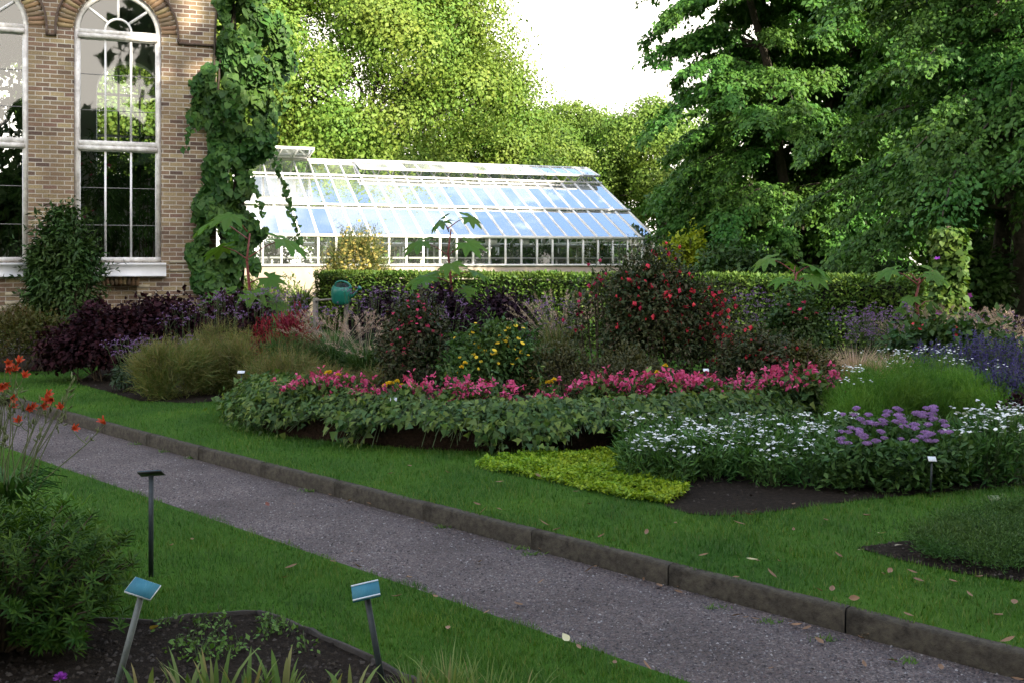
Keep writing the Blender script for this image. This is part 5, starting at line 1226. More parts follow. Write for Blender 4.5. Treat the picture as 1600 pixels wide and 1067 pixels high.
b = Acc(); th = np.linspace(-0.2, math.pi + 0.1, 16); b.tube(np.column_stack((0.02 - 0.115*np.cos(th), 0*th, 0.205 + 0.075*np.sin(th))), 0.012, 8); b.obj("handle", M['can'], can, True)
b = Acc(); b.tube([(0.11, 0, 0.05), (0.18, 0, 0.12), (0.235, 0, 0.20)], [0.022, 0.016, 0.013], 10); sp_ = b.obj("spout", M['can'], can, True)
b = Acc(); b.tube([(0.235, 0, 0.20), (0.262, 0, 0.235)], [0.014, 0.032], 12); b.obj("rose", M['can'], sp_, True)
can.rotation_euler = (R(14), R(9), R(-15)); can.scale = (1.15, 1.15, 1.15)
# shrubs of the middle
mound("fuchsia", "dark bushy fuchsia with crimson pink flowers left of the yellow flowered bush", "fuchsia", G(648, 10.7), 0.46, 0.42, 1.30, 6000, M['lf_fuch'], rng, T_LEAF2, 0.05, 0.026, 40, shoots=50, flowers=[("blossom", 'fl_crimson', 46, 0.050, T_STAR5)])
mound("lantana", "green bush dotted with yellow flower heads in the middle of the bed", "bush", G(772, 10.2), 0.56, 0.42, 1.06, 6500, M['lf_lant'], rng, T_LEAF2, 0.055, 0.03, 40, flowers=[("blossom", 'fl_yellow', 64, 0.042, T_DISC)])
mound("low_bush", "olive brown bush without flowers in front of the tall fuchsia, left of two", "bush", G(868, 10.1), 0.46, 0.40, 0.80, 5000, M['lf_olive'], rng, T_LEAF2, 0.042, 0.018, 34, droop=0.1)
mound("low_bush", "olive brown bush without flowers in front of the tall fuchsia, right of two", "bush", G(985, 10.0), 0.52, 0.40, 0.76, 5500, M['lf_olive'], rng, T_LEAF2, 0.042, 0.018, 34, droop=0.1)
mound("fuchsia", "tall dark fuchsia bush covered with red flowers in the centre of the picture", "fuchsia", G(1025, 11.3), 0.80, 0.62, 1.86, 15000, M['lf_fuch'], rng, T_LEAF2, 0.056, 0.026, 60, 0.28, cen=0.55, shoots=90, flowers=[("blossom", 'fl_red', 120, 0.058, T_FUCH)])
ar = mound("fuchsia", "loose arching fuchsia branches with crimson flowers in front of the greenhouse's right end", "fuchsia", G(935, 11.6), 0.42, 0.4, 1.78, 1700, M['lf_fuch'], rng, T_LEAF2, 0.055, 0.026, 24, 0.30, flowers=[("blossom", 'fl_crimson', 34, 0.062, T_FUCH)], nst=16)
mound("fuchsia", "spreading brownish fuchsia with scattered red flowers right of the tall one", "fuchsia", G(1195, 10.4), 0.62, 0.46, 1.02, 8000, M['lf_fuch'], rng, T_LEAF2, 0.05, 0.024, 46, 0.29, shoots=60, flowers=[("blossom", 'fl_red', 34, 0.05, T_FUCH)])
mound("fuchsia", "small vivid red fuchsia at the right flank of the tall one", "fuchsia", G(1122, 11.1), 0.24, 0.24, 1.42, 1500, M['lf_fuch'], rng, T_LEAF2, 0.05, 0.024, 22, flowers=[("blossom", 'fl_red', 70, 0.055, T_FUCH)])
mound("low_bush", "brown green low bush right of the spreading fuchsia above the pink flowers", "bush", G(1262, 10.2), 0.38, 0.36, 0.78, 3600, M['lf_brown'], rng, T_LEAF2, 0.04, 0.02, 28)
mound("rose_bush", "dark green bush with a few dull red flowers in front of the hedge", "rose bush", G(1252, 12.2), 0.42, 0.36, 1.36, 4200, M['lf_dark'], rng, T_LEAF2, 0.06, 0.034, 36, flowers=[("blossom", 'fl_crimson', 12, 0.055, T_STAR5)])
mound("orange_flowered_shrub", "dark leafy shrub with a few orange red flowers before the climber column", "shrub", G(1462, 11.4), 0.62, 0.4, 0.98, 4600, M['lf_lant'], rng, T_LEAF, 0.085, 0.05, 32, flowers=[("blossom", 'fl_red', 12, 0.05, T_STAR5)])
mound("dark_leaved_shrub", "dark leafy shrub between the column and the blue flower spikes", "shrub", G(1535, 11.2), 0.42, 0.36, 1.02, 2800, M['lf_lant'], rng, T_LEAF, 0.08, 0.045, 26)
tuft("pale_grass", "pale straw coloured hazy grass behind the green feathery mound, left tuft", G(1335, 10.6), 2000, 0.80, 0.42, 'gr_straw', rng, 0.003, "grass", None, 0.4, base=0.14)
tuft("pale_grass", "pale straw coloured hazy grass behind the green feathery mound, right tuft", G(1395, 10.7), 1800, 0.74, 0.42, 'gr_straw', rng, 0.003, "grass", None, 0.4, base=0.14)
for px, Y, h, lb in ((1478, 10.3, 0.88, "blue flower spikes at the left of the blue group"), (1530, 10.0, 1.0, "tallest blue flower spikes in the middle of the blue group"), (1580, 9.7, 1.0, "blue flower spikes at the right edge of the picture"), (1555, 9.1, 0.75, "low blue flower spikes in front, above the white flowers at the right edge"), (1600, 9.0, 0.78, "blue flower spikes cut by the right edge of the picture")):
    wand("blue_salvia", lb, G(px, Y), 70, h*0.86, 0.34, rng, 'fl_blue', 0.024, 9, group="blue flower spikes on the right", spike=True, nleaf=260, leafL=0.07)
# marigolds and pink flowers along the raised bed
def bedpt(px, Y): return G(px, Y, RB_H - 0.01)
pk = []
def pink(px, Y, h, rng):
    o = thing("pink_begonia", "pink flowering begonia in the row above the trailing leaves", "flowering plant", bedpt(px, Y), rng.random()*6, "pink begonias along the raised bed")
    P, No = lumpy(rng, 330, (0.14, 0.13, h*0.5), 10, 0.45, -0.3); P[:, 2] += h*0.42
    f = Acc(); put_leaves(f, rng, P, No, T_LEAF, 0.06, 0.034); f.obj("foliage", M['lf_ivy'], o)
    k = 24; Q = np.column_stack((0.10*rng.normal(size=k), 0.10*rng.normal(size=k), h*(0.45 + 0.62*rng.random(k)))); g = Acc()
    put_leaves(g, rng, np.repeat(Q, 6, 0) + 0.012*rng.normal(size=(6*k, 3)), rdir(rng, 6*k), T_LEAF, 0.038, 0.026, droop=-0.3); g.obj("blossom", M['fl_pink'], o)
    s = Acc(); stems(s, rng, 7, 0.04, Q[:7], 0.005); s.obj("stem", M['stem_green'], o)
    return o
base = [pink(470, 9.2, 0.27, rng), pink(500, 9.1, 0.30, rng), pink(532, 9.3, 0.26, rng)]
for k_, (px, Y, hs) in enumerate([(515, 9.3, 1.0), (548, 9.5, .95), (575, 9.0, .8), (592, 9.0, .75), (645, 8.95, .95), (662, 9.0, .6), (712, 8.9, .9), (728, 9.0, .95), (748, 8.9, 1.0), (775, 8.9, .85), (850, 8.95, .75), (868, 8.9, .6), (918, 9.2, 1.05), (940, 9.1, 1.1), (962, 9.2, 1.0), (985, 9.15, .95), (1005, 9.25, 1.0), (1025, 9.2, 1.05), (1045, 9.3, 1.05), (1062, 9.2, 1.1), (1085, 9.3, 1.05), (1100, 9.25, 1.1), (1120, 9.35, 1.05), (1150, 9.4, .95), (1168, 9.45, 1.0), (1195, 9.5, .95), (1215, 9.5, 1.0), (1250, 9.6, 1.1), (1270, 9.65, 1.0), (1292, 9.7, 1.05)]):
    c = dup(base[k_ % 3], bedpt(px, Y - 0.15), rng.random()*6.28, hs*(0.78 + 0.4*rng.random()))
def marigold(px, Y, h, lb, n=5):
    o = thing("marigold", lb, "marigold", bedpt(px, Y))
    P, No = lumpy(rng, 140, (0.09, 0.09, h*0.45), 7, 0.5, -0.3); P[:, 2] += h*0.4
    f = Acc(); put_leaves(f, rng, P, No, T_LEAF2, 0.045, 0.016); f.obj("foliage", M['lf_daisy'], o)
    for k in range(n):
        g = Acc(); q = np.array((0.05*rng.normal(), -0.04, h*(0.85 + 0.2*rng.random()))); m = 40; d = rdir(rng, m); d[:, 2] = np.abs(d[:, 2]); g.tmpl(T_LEAF2, q + d*0.008, d, rdir(rng, m), 0.022, 0.016); g.obj("flower", M['fl_yellow'], o)
for px, Y, h, lb, n in ((523, 9.15, 0.32, "yellow marigold among the leftmost pink flowers", 3), (617, 8.95, 0.24, "yellow marigold behind the pale label at the front of the bed", 6), (866, 8.95, 0.25, "yellow marigold low in the middle of the pink row", 3), (1020, 9.05, 0.36, "single yellow marigold among the dense pink flowers on the right", 2), (726, 9.5, 0.36, "yellow marigold at the foot of the yellow flowered bush", 2)): marigold(px, Y, h, lb, n)
# trailing leafy plants spilling over the bed's front wall
def trail(label, t0, rng, over=0.5, n=520, width=0.17, inn=0.45):
    """t0 = angle on the bed's rim"""
    rim = RB_C + RB_R*np.array((math.cos(t0), math.sin(t0))); outd = nrm(np.array((math.cos(t0)/RB_R[0], math.sin(t0)/RB_R[1])))
    o = thing("trailing_plant", label, "trailing plant", (rim[0], rim[1], LAWN), math.atan2(outd[1], outd[0]), "trailing plants spilling over the raised bed")
    f = Acc(); s = Acc(); zt = RB_H - LAWN
    k = 16
    for i in range(k):
        yl = width*(i/(k-1) - 0.5)*2 + 0.05*rng.normal(); rch = 0.05 + over*rng.random()
        t = np.linspace(0, 1, 9)
        x = -inn*(0.4 + 0.8*rng.random())*(1 - t) + (0.13 + 0.22*rng.random())*t
        z = zt + 0.02 + (0.08*rng.random() + 0.02)*np.sin(np.pi*np.minimum(1, t*1.4)) - np.maximum(0, t - 0.5)**1.2*2.0*min(rch, 0.45)*0.62
        pts = np.column_stack((x, yl + 0.10*rng.normal()*t, np.maximum(z, 0.015))); s.tube(pts, 0.003, 3, cap=False)
        m = n//k; u = rng.random(m); Q = np.array([np.interp(u, t, pts[:, c]) for c in range(3)]).T + rng.normal(size=(m, 3))*np.array((0.05, 0.06, 0.035)); Q[:, 2] = np.maximum(Q[:, 2], 0.01)
        an = np.degrees(np.arctan2((rim[1] + Q[:, 0]*outd[1] + Q[:, 1]*outd[0] - RB_C[1])/RB_R[1], (rim[0] + Q[:, 0]*outd[0] - Q[:, 1]*outd[1] - RB_C[0])/RB_R[0])) % 360
        zl_ = 0.225 + 0.03*np.sin(an*1.7); bad = (Q[:, 2] < 0.13) & (rng.random(m) < 0.45)
        for g0_, g1_ in ((227, 238), (243, 261), (275, 290)): bad |= (an > g0_ + rng.normal(size=m)*0.5) & (an < g1_ + rng.normal(size=m)*0.5) & (Q[:, 2] < zl_)
        Q = Q[~bad]; u = u[~bad]; m = len(Q)
        Nn = nrm(np.column_stack((0.3 + 0.6*u, 0*u, 1.0 - 0.6*u)) + 0.4*rng.normal(size=(m, 3))); A = nrm(np.column_stack((0.7 + 0*u, 0*u, -0.3 - 0.5*u)) + 0.6*rng.normal(size=(m, 3)))
        sc = np.clip(1 + 0.3*rng.normal(size=m), 0.4, 1.6); f.tmpl(T_IVY, Q, A, Nn, 0.056*sc, 0.046*sc)
    f.obj("foliage", M['lf_ivy'], o); s.obj("runner", M['stem_green'], o)
    return o
LB_T = "leafy trailing plant hanging over the front wall of the raised bed"
proto = [trail(LB_T, R(182), rng, 0.5), None, None]
t_list = [(188, .5), (194, .5), (200, .55), (206, .5), (211, .5), (216, .5), (221, .4), (226, .3), (230, .06), (234, .08), (238, .5), (242, .5), (246, .03), (250, .02), (254, .02), (258, .35), (262, .5), (266, .5), (270, .2), (274, .4), (278, .12), (282, .03), (286, .03), (290, .10), (294, .35), (299, .45), (304, .5), (309, .5), (315, .5), (321, .5), (328, .5), (336, .5), (345, .5), (354, .5)]
for t0, ov in t_list: trail(LB_T, R(t0), rng, ov, n=560 if ov > 0.15 else 330)
# second, inner row so that the foliage closes up to the pink flowers
for t0 in range(186, 352, 11):
    rim = RB_C + RB_R*0.86*np.array((math.cos(R(t0)), math.sin(R(t0))))
    mound("trailing_plant", LB_T + ", inner row", "trailing plant", (rim[0], rim[1], RB_H - 0.02), 0.30, 0.24, 0.12, 800, M['lf_ivy'], rng, T_IVY, 0.052, 0.042, 14, nst=5, stem='stem_green', group="trailing plants spilling over the raised bed")
for px, lb in ((845, "thin upright shoot rising from the trailing leaves in the middle of the bed"), (770, "thin upright shoot beside the middle pink flowers"), (702, "tall pale shoot above the trailing leaves near the yellow flowered bush"), (935, "thin shoot rising between the right hand pink flowers")):
    o = thing("leafy_shoot", lb, "shoot", bedpt(px, 8.85)); s = Acc(); hh = 0.34 + 0.1*rng.random(); s.tube([(0,0,0), (0.02, 0, hh*.5), (0.05*rng.normal(), 0, hh)], 0.003, 4); s.obj("stem", M['stem_green'], o)
    f = Acc(); zz = hh*rng.random(26); put_leaves(f, rng, np.column_stack((0.01*rng.normal(size=26), 0.01*rng.normal(size=26), zz)), rdir(rng, 26), T_LEAF2, 0.045, 0.02); f.obj("foliage", M['lf_ivy'], o)
# creeping yellow ground cover
po = np.array(polyw(JENNY)); Q = rng.uniform(po.min(0), po.max(0), (45000, 2)); Q = Q[inpoly(Q, po)]
hgt = 0.05 + 0.025*np.sin(Q[:, 0]*9)*np.sin(Q[:, 1]*11 + 1) + 0.012*np.sin(Q[:,0]*27 + Q[:,1]*19); n = len(Q)
a = Acc(); P = np.column_stack((Q, LAWN + hgt*(0.25 + 0.75*rng.random(n)**0.5))); put_leaves(a, rng, P, nrm(np.array((0, 0, 1.0)) + 0.4*rng.normal(size=(n, 3))), T_LEAF, 0.021, 0.017, out=0.2, up=1.0, droop=0.0, rnd=0.9)
tag(a.obj("creeping_ground_cover", M['lf_jenny']), "bright yellow green creeping ground cover on the lawn", "ground cover", kind="stuff")
# juniper like low evergreen at the right
JUN = [(1400, 872), (1440, 845), (1500, 818), (1600, 800), (1720, 790), (1760, 900), (1650, 912), (1560, 900), (1480, 886)]
po = np.array(polyw(JUN)); Q = rng.uniform(po.min(0), po.max(0), (1500, 2)); Q = Q[inpoly(Q, po)]
a = Acc()
for q in Q:
    m = 60; d = nrm(rdir(rng, m)*np.array((1, 1, 0.5)) + np.array((0, 0, 0.55))); b0 = np.array((q[0], q[1], LAWN + 0.02 + 0.05*rng.random())); ln = 0.10*rng.random(m)
    a.tmpl(T_LEAF2, b0 + d*ln[:, None], nrm(d + 0.5*rng.normal(size=(m, 3))), rdir(rng, m), 0.026, 0.005)
tag(a.obj("low_conifer_cover", M['lf_juniper']), "low dark green evergreen carpet at the right edge of the lawn", "ground cover", kind="stuff")
# white daisies
def white_clump(label, loc, rng, h=0.34, nf=24, mat='lf_daisy', fl='fl_white', rx=0.17, group="white flowered clumps"):
    o = thing("white_daisy_clump", label, "flowering plant", loc, rng.random()*6.28, group)
    n = 420; az = rng.random(n)*6.283; r = rx*np.sqrt(rng.random(n)); z = h*0.82*rng.random(n)**0.8
    f = Acc(); put_leaves(f, rng, np.column_stack((r*np.cos(az)*1.15, r*np.sin(az)*1.15, z)), nrm(np.column_stack((np.cos(az), np.sin(az), 0.6+0*az))), T_LEAF2, 0.075, 0.017, out=0.5, up=0.4, droop=0.25); f.obj("foliage", M[mat], o)
    az = rng.random(nf)*6.283; r = rx*1.1*np.sqrt(rng.random(nf)); Q = np.column_stack((r*np.cos(az), r*np.sin(az), h*(0.86 + 0.2*rng.random(nf))))
    s = Acc(); stems(s, rng, nf, 0.05, Q, 0.003, 3); s.obj("stem", M['stem_green'], o)
    g = Acc(); ss = 0.030*(0.7 + 0.5*rng.random(nf)); up_ = nrm(np.array((0, 0, 1.0)) + 0.22*rng.normal(size=(nf, 3))); ax = nrm(np.cross(up_, rdir(rng, nf))); g.tmpl(T_DISC, Q, ax, up_, ss, ss, ss*0.7)
    Q2 = np.repeat(Q, 3, 0) + 0.013*rng.normal(size=(3*nf, 3))*np.array((1, 1, 0.4)); g.tmpl(T_DISC, Q2, np.repeat(ax, 3, 0), np.repeat(up_, 3, 0), 0.015, 0.015, 0.010)
    g.obj("blossom", M[fl], o)
    return o
LBW = "white flowered daisy clump between the yellow ground cover and the purple flowers"
wp = [white_clump(LBW, (1.0, 7.2, LAWN), rng, 0.30, 15, group="white daisies left of the purple flowers"), white_clump(LBW, (1.5, 7.4, LAWN), rng, 0.33, 20, group="white daisies left of the purple flowers"), white_clump(LBW, (1.9, 7.3, LAWN), rng, 0.31, 9, group="white daisies left of the purple flowers")]
k_ = 0
for Y in (6.95, 7.2, 7.45, 7.7, 7.95, 8.2):
    x0 = at(1008 + (0 if Y > 7 else 30), 700, Y)[0]; x1 = at(1300, 700, Y)[0]
    for x in np.arange(x0, x1, 0.255):
        if rng.random() < 0.08: continue
        dup(wp[k_ % 3], (x + 0.05*rng.normal(), Y + 0.05*rng.normal(), LAWN), rng.random()*6.28, (0.80 + 0.12*(Y - 6.95))*(0.9 + 0.2*rng.random())); k_ += 1
LBW2 = "white flowered daisy clump at the right edge, right of the purple flowers"
wq = white_clump(LBW2, (3.45, 7.2, LAWN), rng, 0.46, 16, group="white daisies right of the purple flowers")
for px, Y, sc in ((1500, 7.0, .85), (1545, 7.0, .9), (1590, 7.0, .9), (1520, 7.35, 1.0), (1565, 7.35, 1.02), (1610, 7.3, 1.0), (1550, 7.7, 1.0), (1600, 7.7, 1.0)):
    dup(wq, G(px, Y), rng.random()*6.28, sc)
# purple flower heads
def aster(label, loc, rng, h=0.40, nf=8):
    o = thing("purple_aster", label, "flowering plant", loc, rng.random()*6.28, "purple flowers by the white labels")
    n = 420; az = rng.random(n)*6.283; r = 0.18*np.sqrt(rng.random(n)); z = h*0.9*rng.random(n)**0.8
    f = Acc(); put_leaves(f, rng, np.column_stack((r*np.cos(az), r*np.sin(az), z)), nrm(np.column_stack((np.cos(az), np.sin(az), 0.6+0*az))), T_LEAF2, 0.06, 0.028, droop=0.0); f.obj("foliage", M['lf_lant'], o)
    for k in range(nf):
        az = rng.random()*6.283; r = 0.17*math.sqrt(rng.random()); q = np.array((r*math.cos(az), r*math.sin(az), h*(0.95 + 0.16*rng.random())))
        m = 130; d = rdir(rng, m); d[:, 2] = np.abs(d[:, 2])*0.8; R_ = 0.029*(0.7 + 0.5*rng.random()); g = Acc()
        g.tmpl(T_LEAF2, q + d*R_*np.array((0.7, 0.7, 0.35)), nrm(d + np.array((0, 0, 0.25))), rdir(rng, m), R_*0.55, R_*0.16)
        g.lathe([(0.0, -0.012), (R_*0.5, -0.008), (R_*0.6, 0.004), (R_*0.4, R_*0.35), (0, R_*0.45)], 10, q); g.obj("flower_head", M['fl_mauve'], o)
    return o
LBA = "purple flowered aster plant with rounded heads right of the white daisies"
ap = [aster(LBA, G(1330, 7.0), rng, 0.37, 5), aster(LBA, G(1385, 7.2), rng, 0.40, 6), aster(LBA, G(1450, 7.1), rng, 0.39, 5)]
for k_, (px, Y, sc) in enumerate([(1310, 6.85, .88), (1355, 6.8, .9), (1400, 6.8, .92), (1440, 6.8, .94), (1475, 6.85, .96), (1345, 7.45, 1.05), (1395, 7.6, 1.08), (1435, 7.5, 1.05), (1470, 7.4, 1.03), (1370, 7.3, 1.0), (1415, 7.25, 1.0)]):
    dup(ap[k_ % 3], G(px, Y), rng.random()*6.28, sc)
# green feathery mound with small white flowers on top
fm = []
for k_, (px, Y, rx, h) in enumerate([(1345, 8.7, 0.36, 0.55), (1420, 8.7, 0.44, 0.70), (1500, 8.7, 0.44, 0.68), (1390, 9.3, 0.44, 0.74), (1470, 9.3, 0.47, 0.76), (1545, 9.0, 0.40, 0.64), (1340, 9.2, .34, .58)]):
    o = thing("feathery_plant", "soft feathery green plant sprinkled with tiny white flowers, part of the big mound", "feathery plant", G(px, Y), 0, "feathery plants of the green mound")
    P, No = lumpy(rng, 9000, (rx, rx, h*0.62), 26, 0.4, -0.1, 0.35); P[:, 2] += h*0.36; P = P[P[:, 2] > 0.02]; P[:, 2] *= h/P[:, 2].max()
    f = Acc(); n = len(P); f.tmpl(T_TRI, P, nrm(np.array((0, 0, 0.9)) + nrm(P)*0.5 + 0.6*rng.normal(size=(n, 3))), rdir(rng, n), 0.055, 0.005); f.obj("foliage", M['lf_feather'], o)
    s = Acc(); stems(s, rng, 8, 0.1, P[:8], 0.004); s.obj("stem", M['stem_green'], o)
    top = P[np.argsort(-(P[:, 2] + 0.08*rng.random(n)))[:40 if Y > 9 else 16]] + np.array((0, 0, 0.05)); g = Acc(); g.tmpl(T_DISC, top, np.array((1.0, 0, 0)), nrm(np.array((0, 0, 1.0)) + 0.2*rng.normal(size=(len(top), 3))), 0.022, 0.022); g.obj("blossom", M['fl_white'], o)
mound("dark_leaved_shrub", "low dark red leaved plant behind the white flowers at the right edge", "plant", G(1592, 8.3), 0.3, 0.26, 0.5, 900, M['lf_purple'], rng, T_LEAF, 0.05, 0.03, 16)

# ------------------------------------------------------------------ plant labels
def plate_sign(name, label, loc, top, w, l, tilt, yaw, roll, face, post, back='plate_back', pw=0.012, edges=False, cat="plant label"):
    """slanted plate on a thin post; loc = foot, top = plate centre relative to the foot"""
    o = thing(name, label, cat, loc)
    a = Acc(); tp = np.array(top, float); d = nrm(tp); sx = nrm(np.cross(d, (0, 1, 0))); sy = np.cross(sx, d)
    a.obox(tp*0.5 - d*0.004, sx*pw, sy*pw*0.45, d*np.linalg.norm(tp)*0.5); a.obj("post", M[post], o)
    from mathutils import Euler
    Rm = np.array(Euler((tilt, roll, yaw)).to_matrix()); X, Y, Z = Rm[:, 0], Rm[:, 1], Rm[:, 2]
    c = tp + Z*0.006
    a = Acc(); a.obox(c, X*w/2, Y*l/2, Z*0.0035); a.obj("plate", M[back], o)
    a = Acc(); a.obox(c + Z*0.0046, X*(w/2 - 0.002), Y*(l/2 - 0.002), Z*0.001); a.obj("face", M[face], o)
    if edges:
        for sg in (-1, 1):
            a = Acc(); a.obox(c + Y*sg*(l/2 - 0.0028) + Z*0.0062, X*w/2, Y*0.0028, Z*0.0016); a.obj("edge_strip", M['plate_edge'], o)
    return o
f1 = at(236, 905, 5.2); f1[2] = NEAR_Z
t1 = at(236, 741, 5.2) - f1
plate_sign("plant_label", "dark label seen from behind on a thin upright post in the near lawn", f1, t1, 0.122, 0.075, R(-27), R(4), R(-3), 'plate_blue', 'post_dark', pw=0.0115)
Yp = 3.75
def sign_foot(px, py, Y): return at(px, py, Y)
c2 = at(223, 921, Yp); b2 = at(176, 1080, Yp); b2[2] = 0.0
plate_sign("plant_label", "blue label with pale rim on a leaning grey post beside the dark whorled bush", b2, c2 - b2, 0.106, 0.078, R(26), R(-6), R(16), 'plate_blue', 'post_grey', 'plate_edge', 0.011)
c3 = at(572, 925, Yp); b3 = at(603, 1096, Yp); b3[2] = 0.0
plate_sign("plant_label", "blue label with pale top and bottom edges on a slim post at the bottom centre", b3, c3 - b3, 0.104, 0.082, R(24), R(10), R(-10), 'plate_blue', 'post_dark', 'plate_blue', 0.011, True)
def small_label(label, px, py, Y, w, face='tag_white', z0=LAWN, yaw=0.0, l=0.045, name="plant_label"):
    c = at(px, py, Y); b = np.array((c[0], Y + 0.02, z0)); plate_sign(name, label, b, c - b, w, l, R(38), yaw, 0, face, 'post_dark', 'plate_back', 0.006)
small_label("small white label in front of the purple flowers at the right", 1456, 718, 6.6, 0.055, yaw=-0.15)
small_label("small dark label standing in the lawn at the right edge", 1553, 779, 6.45, 0.07, 'tag_green')
small_label("small pale label standing in the yellowish grass at the left", 377, 582, 10.8, 0.08)
small_label("pale label among the trailing leaves in front of a yellow marigold", 615, 625, 8.55, 0.06, z0=RB_H)
small_label("pale bluish label between the trailing leaves and the pink flowers left of centre", 661, 628, 8.55, 0.055, z0=RB_H)
small_label("low greenish label on the lawn in front of the raised bed's dark wall", 882, 687, 8.05, 0.085, 'tag_green')
small_label("tiny whitish label behind the pink flowers right of centre", 1103, 579, 9.9, 0.06, z0=RB_H)

# ------------------------------------------------------------------ foreground left: daylilies, dark bush, iris, bed edging
rng = np.random.default_rng(900)
def lily_flower(acc, c, d, L, rng):
    d = nrm(d); u = nrm(np.cross(d, (0.2, 0.1, 1))); w = np.cross(d, u)
    for k in range(6):
        a_ = k*math.pi/3 + 0.2*rng.normal(); rd = math.cos(a_)*u + math.sin(a_)*w; sd_ = np.cross(d, rd); V = []
        wd = 0.20 if k % 2 else 0.14
        for t, r, b in ((0.0, 0.03, 0.05), (0.35, 0.10, wd), (0.7, 0.27, wd*1.05), (0.98, 0.46, wd*0.7), (1.05, 0.62, 0.02)):
            p = c + L*(d*t + rd*r); V += [p - sd_*b*L, p + sd_*b*L]
        acc.add(V, [[(2*i, 2*i+1, 2*i+3, 2*i+2) for i in range(4)]])
def daylily(label, loc, stems_, rng, nb=150, hb=0.62):
    o = thing("daylily", label, "daylily", loc)
    f = Acc(); K = 7
    for k in range(nb):
        az = rng.random()*6.283; ln = hb*(0.8 + 0.5*rng.random()); rr = hb*(0.15 + 0.42*rng.random()); t = np.linspace(0, 1, K); w = 0.013*np.array((0.9, 1, 1, 0.9, 0.7, 0.45, 0.05))
        C = np.column_stack((rr*t**1.4*math.cos(az), rr*t**1.4*math.sin(az), ln*(t - 0.52*t**2.6))); sd_ = np.array((-math.sin(az), math.cos(az), 0))
        V = np.stack((C - sd_*w[:, None] + np.array((0,0,0.006)), C, C + sd_*w[:, None] + np.array((0,0,0.006))), 1).reshape(-1, 3)
        f.add(V, [[(3*i+j, 3*i+j+1, 3*i+j+4, 3*i+j+3) for i in range(K-1) for j in range(2)]])
    f.obj("leaf_tuft", M['lf_daisy'], o)
    loc = np.asarray(loc)
    for k in range(16):                                  # spent stems that carry only buds and dry pods
        tip = at(rng.uniform(-30, 135), rng.uniform(590, 690), loc[1]) - loc; tip[1] += 0.12*rng.normal(); b = np.array((0.07*rng.normal(), 0.07*rng.normal(), 0.0)); s = Acc()
        s.tube([b, b + (tip-b)*0.5 + np.array((-0.03, 0, 0.06)), tip], [0.004, 0.0035, 0.0018], 5, cap=False)
        for j in range(7):
            bp = b + (tip-b)*(0.80 + 0.2*rng.random()) + 0.01*rng.normal(size=3); bd = nrm(nrm(tip-b)*0.7 + 0.6*rng.normal(size=3) + np.array((0,0,.4))); L_ = 0.03 + 0.03*rng.random(); s.tube([bp, bp + bd*L_*.5, bp + bd*L_], [0.002, 0.0055, 0.0015], 5)
        s.obj("flower_stem", M['stem_lily'], o)
    for tips in stems_:
        main = tips[0] - loc; s = Acc(); b = np.array((0.05*rng.normal(), 0.05*rng.normal(), 0.0)); fork = b + (main - b)*0.80; fork[2] += 0.02
        s.tube([b, b + (fork-b)*0.5 + np.array((-0.03, 0, 0.07)), fork, main], [0.0045, 0.004, 0.003, 0.002], 5, cap=False)
        for q in tips[1:]:
            q = q - loc; s.tube([fork, (fork+q)/2 + np.array((0,0,-0.01)), q], [0.003, 0.0025, 0.002], 4, cap=False)
        for k in range(5):
            bp = fork + (main-fork)*rng.random() + 0.012*rng.normal(size=3); bd = nrm(main - fork + 0.6*rng.normal(size=3) + np.array((0,0,.6))); s.tube([bp, bp + bd*0.022, bp + bd*0.045], [0.002, 0.0055, 0.002], 5)
        s.obj("flower_stem", M['stem_lily'], o)
        for q in tips:
            g = Acc(); lily_flower(g, q - loc, np.array((0.55 + 0.4*rng.normal(), -0.45, 0.35 + 0.4*rng.normal())), 0.047, rng); g.obj("flower", M['fl_lily'], o)
M['stem_lily'] = plain("stem_lily", (0.10, 0.12, 0.045), 0.7, 0.3, 30)
Yl = 5.9
T = lambda px, py, Y=Yl: at(px, py, Y)
daylily("orange red daylily clump leaning over the path at the left edge", at(10, 800, Yl)*np.array((1,1,0)) + np.array((0,0,NEAR_Z)),
        [[T(62, 634), T(74, 629), T(40, 640)], [T(8, 575), T(20, 580), T(4, 602)], [T(165, 662), T(112, 670)], [T(84, 622), T(96, 640), T(70, 618)], [T(28, 568), T(36, 590), T(12, 566)], [T(16, 622), T(14, 637)], [T(45, 638), T(30, 660)], [T(2, 598)]], rng)
mound("leafy_shrub", "light green leafy shrub at the left edge below the daylilies", "shrub", at(45, 800, 5.0)*np.array((1,1,0)) + np.array((0,0,NEAR_Z)), 0.36, 0.3, 0.50, 2600, M['lf_weed'], rng, T_LEAF2, 0.05, 0.013, 26)
# bush with whorled leaves
wb = thing("whorled_bush", "dark green bush with whorls of narrow leaves in the left foreground", "bush", (-2.20, 4.25, NEAR_Z))
P, No = lumpy(rng, 1050, (0.60, 0.50, 0.52), 34, 0.36, -0.3, 0.75); P[:, 2] += 0.30; k_ = P[:, 2] > 0.04; P, No = P[k_], No[k_]; P[:, 2] *= 0.70/P[:, 2].max()
f = Acc(); s = Acc()
for p, nn in zip(P, No):
    ax = nrm(nn*0.5 + np.array((0, -0.1, 0.75)) + 0.15*rng.normal(size=3)); u = nrm(np.cross(ax, rdir(rng, 1)[0])); w = np.cross(ax, u); m = 13
    an = np.arange(m)*2.4 + rng.random(); el = 0.15 + 0.75*(np.arange(m)/m)
    d = np.cos(an)[:, None]*u*np.cos(el)[:, None] + np.sin(an)[:, None]*w*np.cos(el)[:, None] + ax*np.sin(el)[:, None]
    f.tmpl(T_LEAF2, p - ax*0.03*(1 - np.arange(m)/m)[:, None] + 0*d, d, np.broadcast_to(ax, (m, 3)), 0.055*(0.8 + 0.3*rng.random(m)), 0.012)
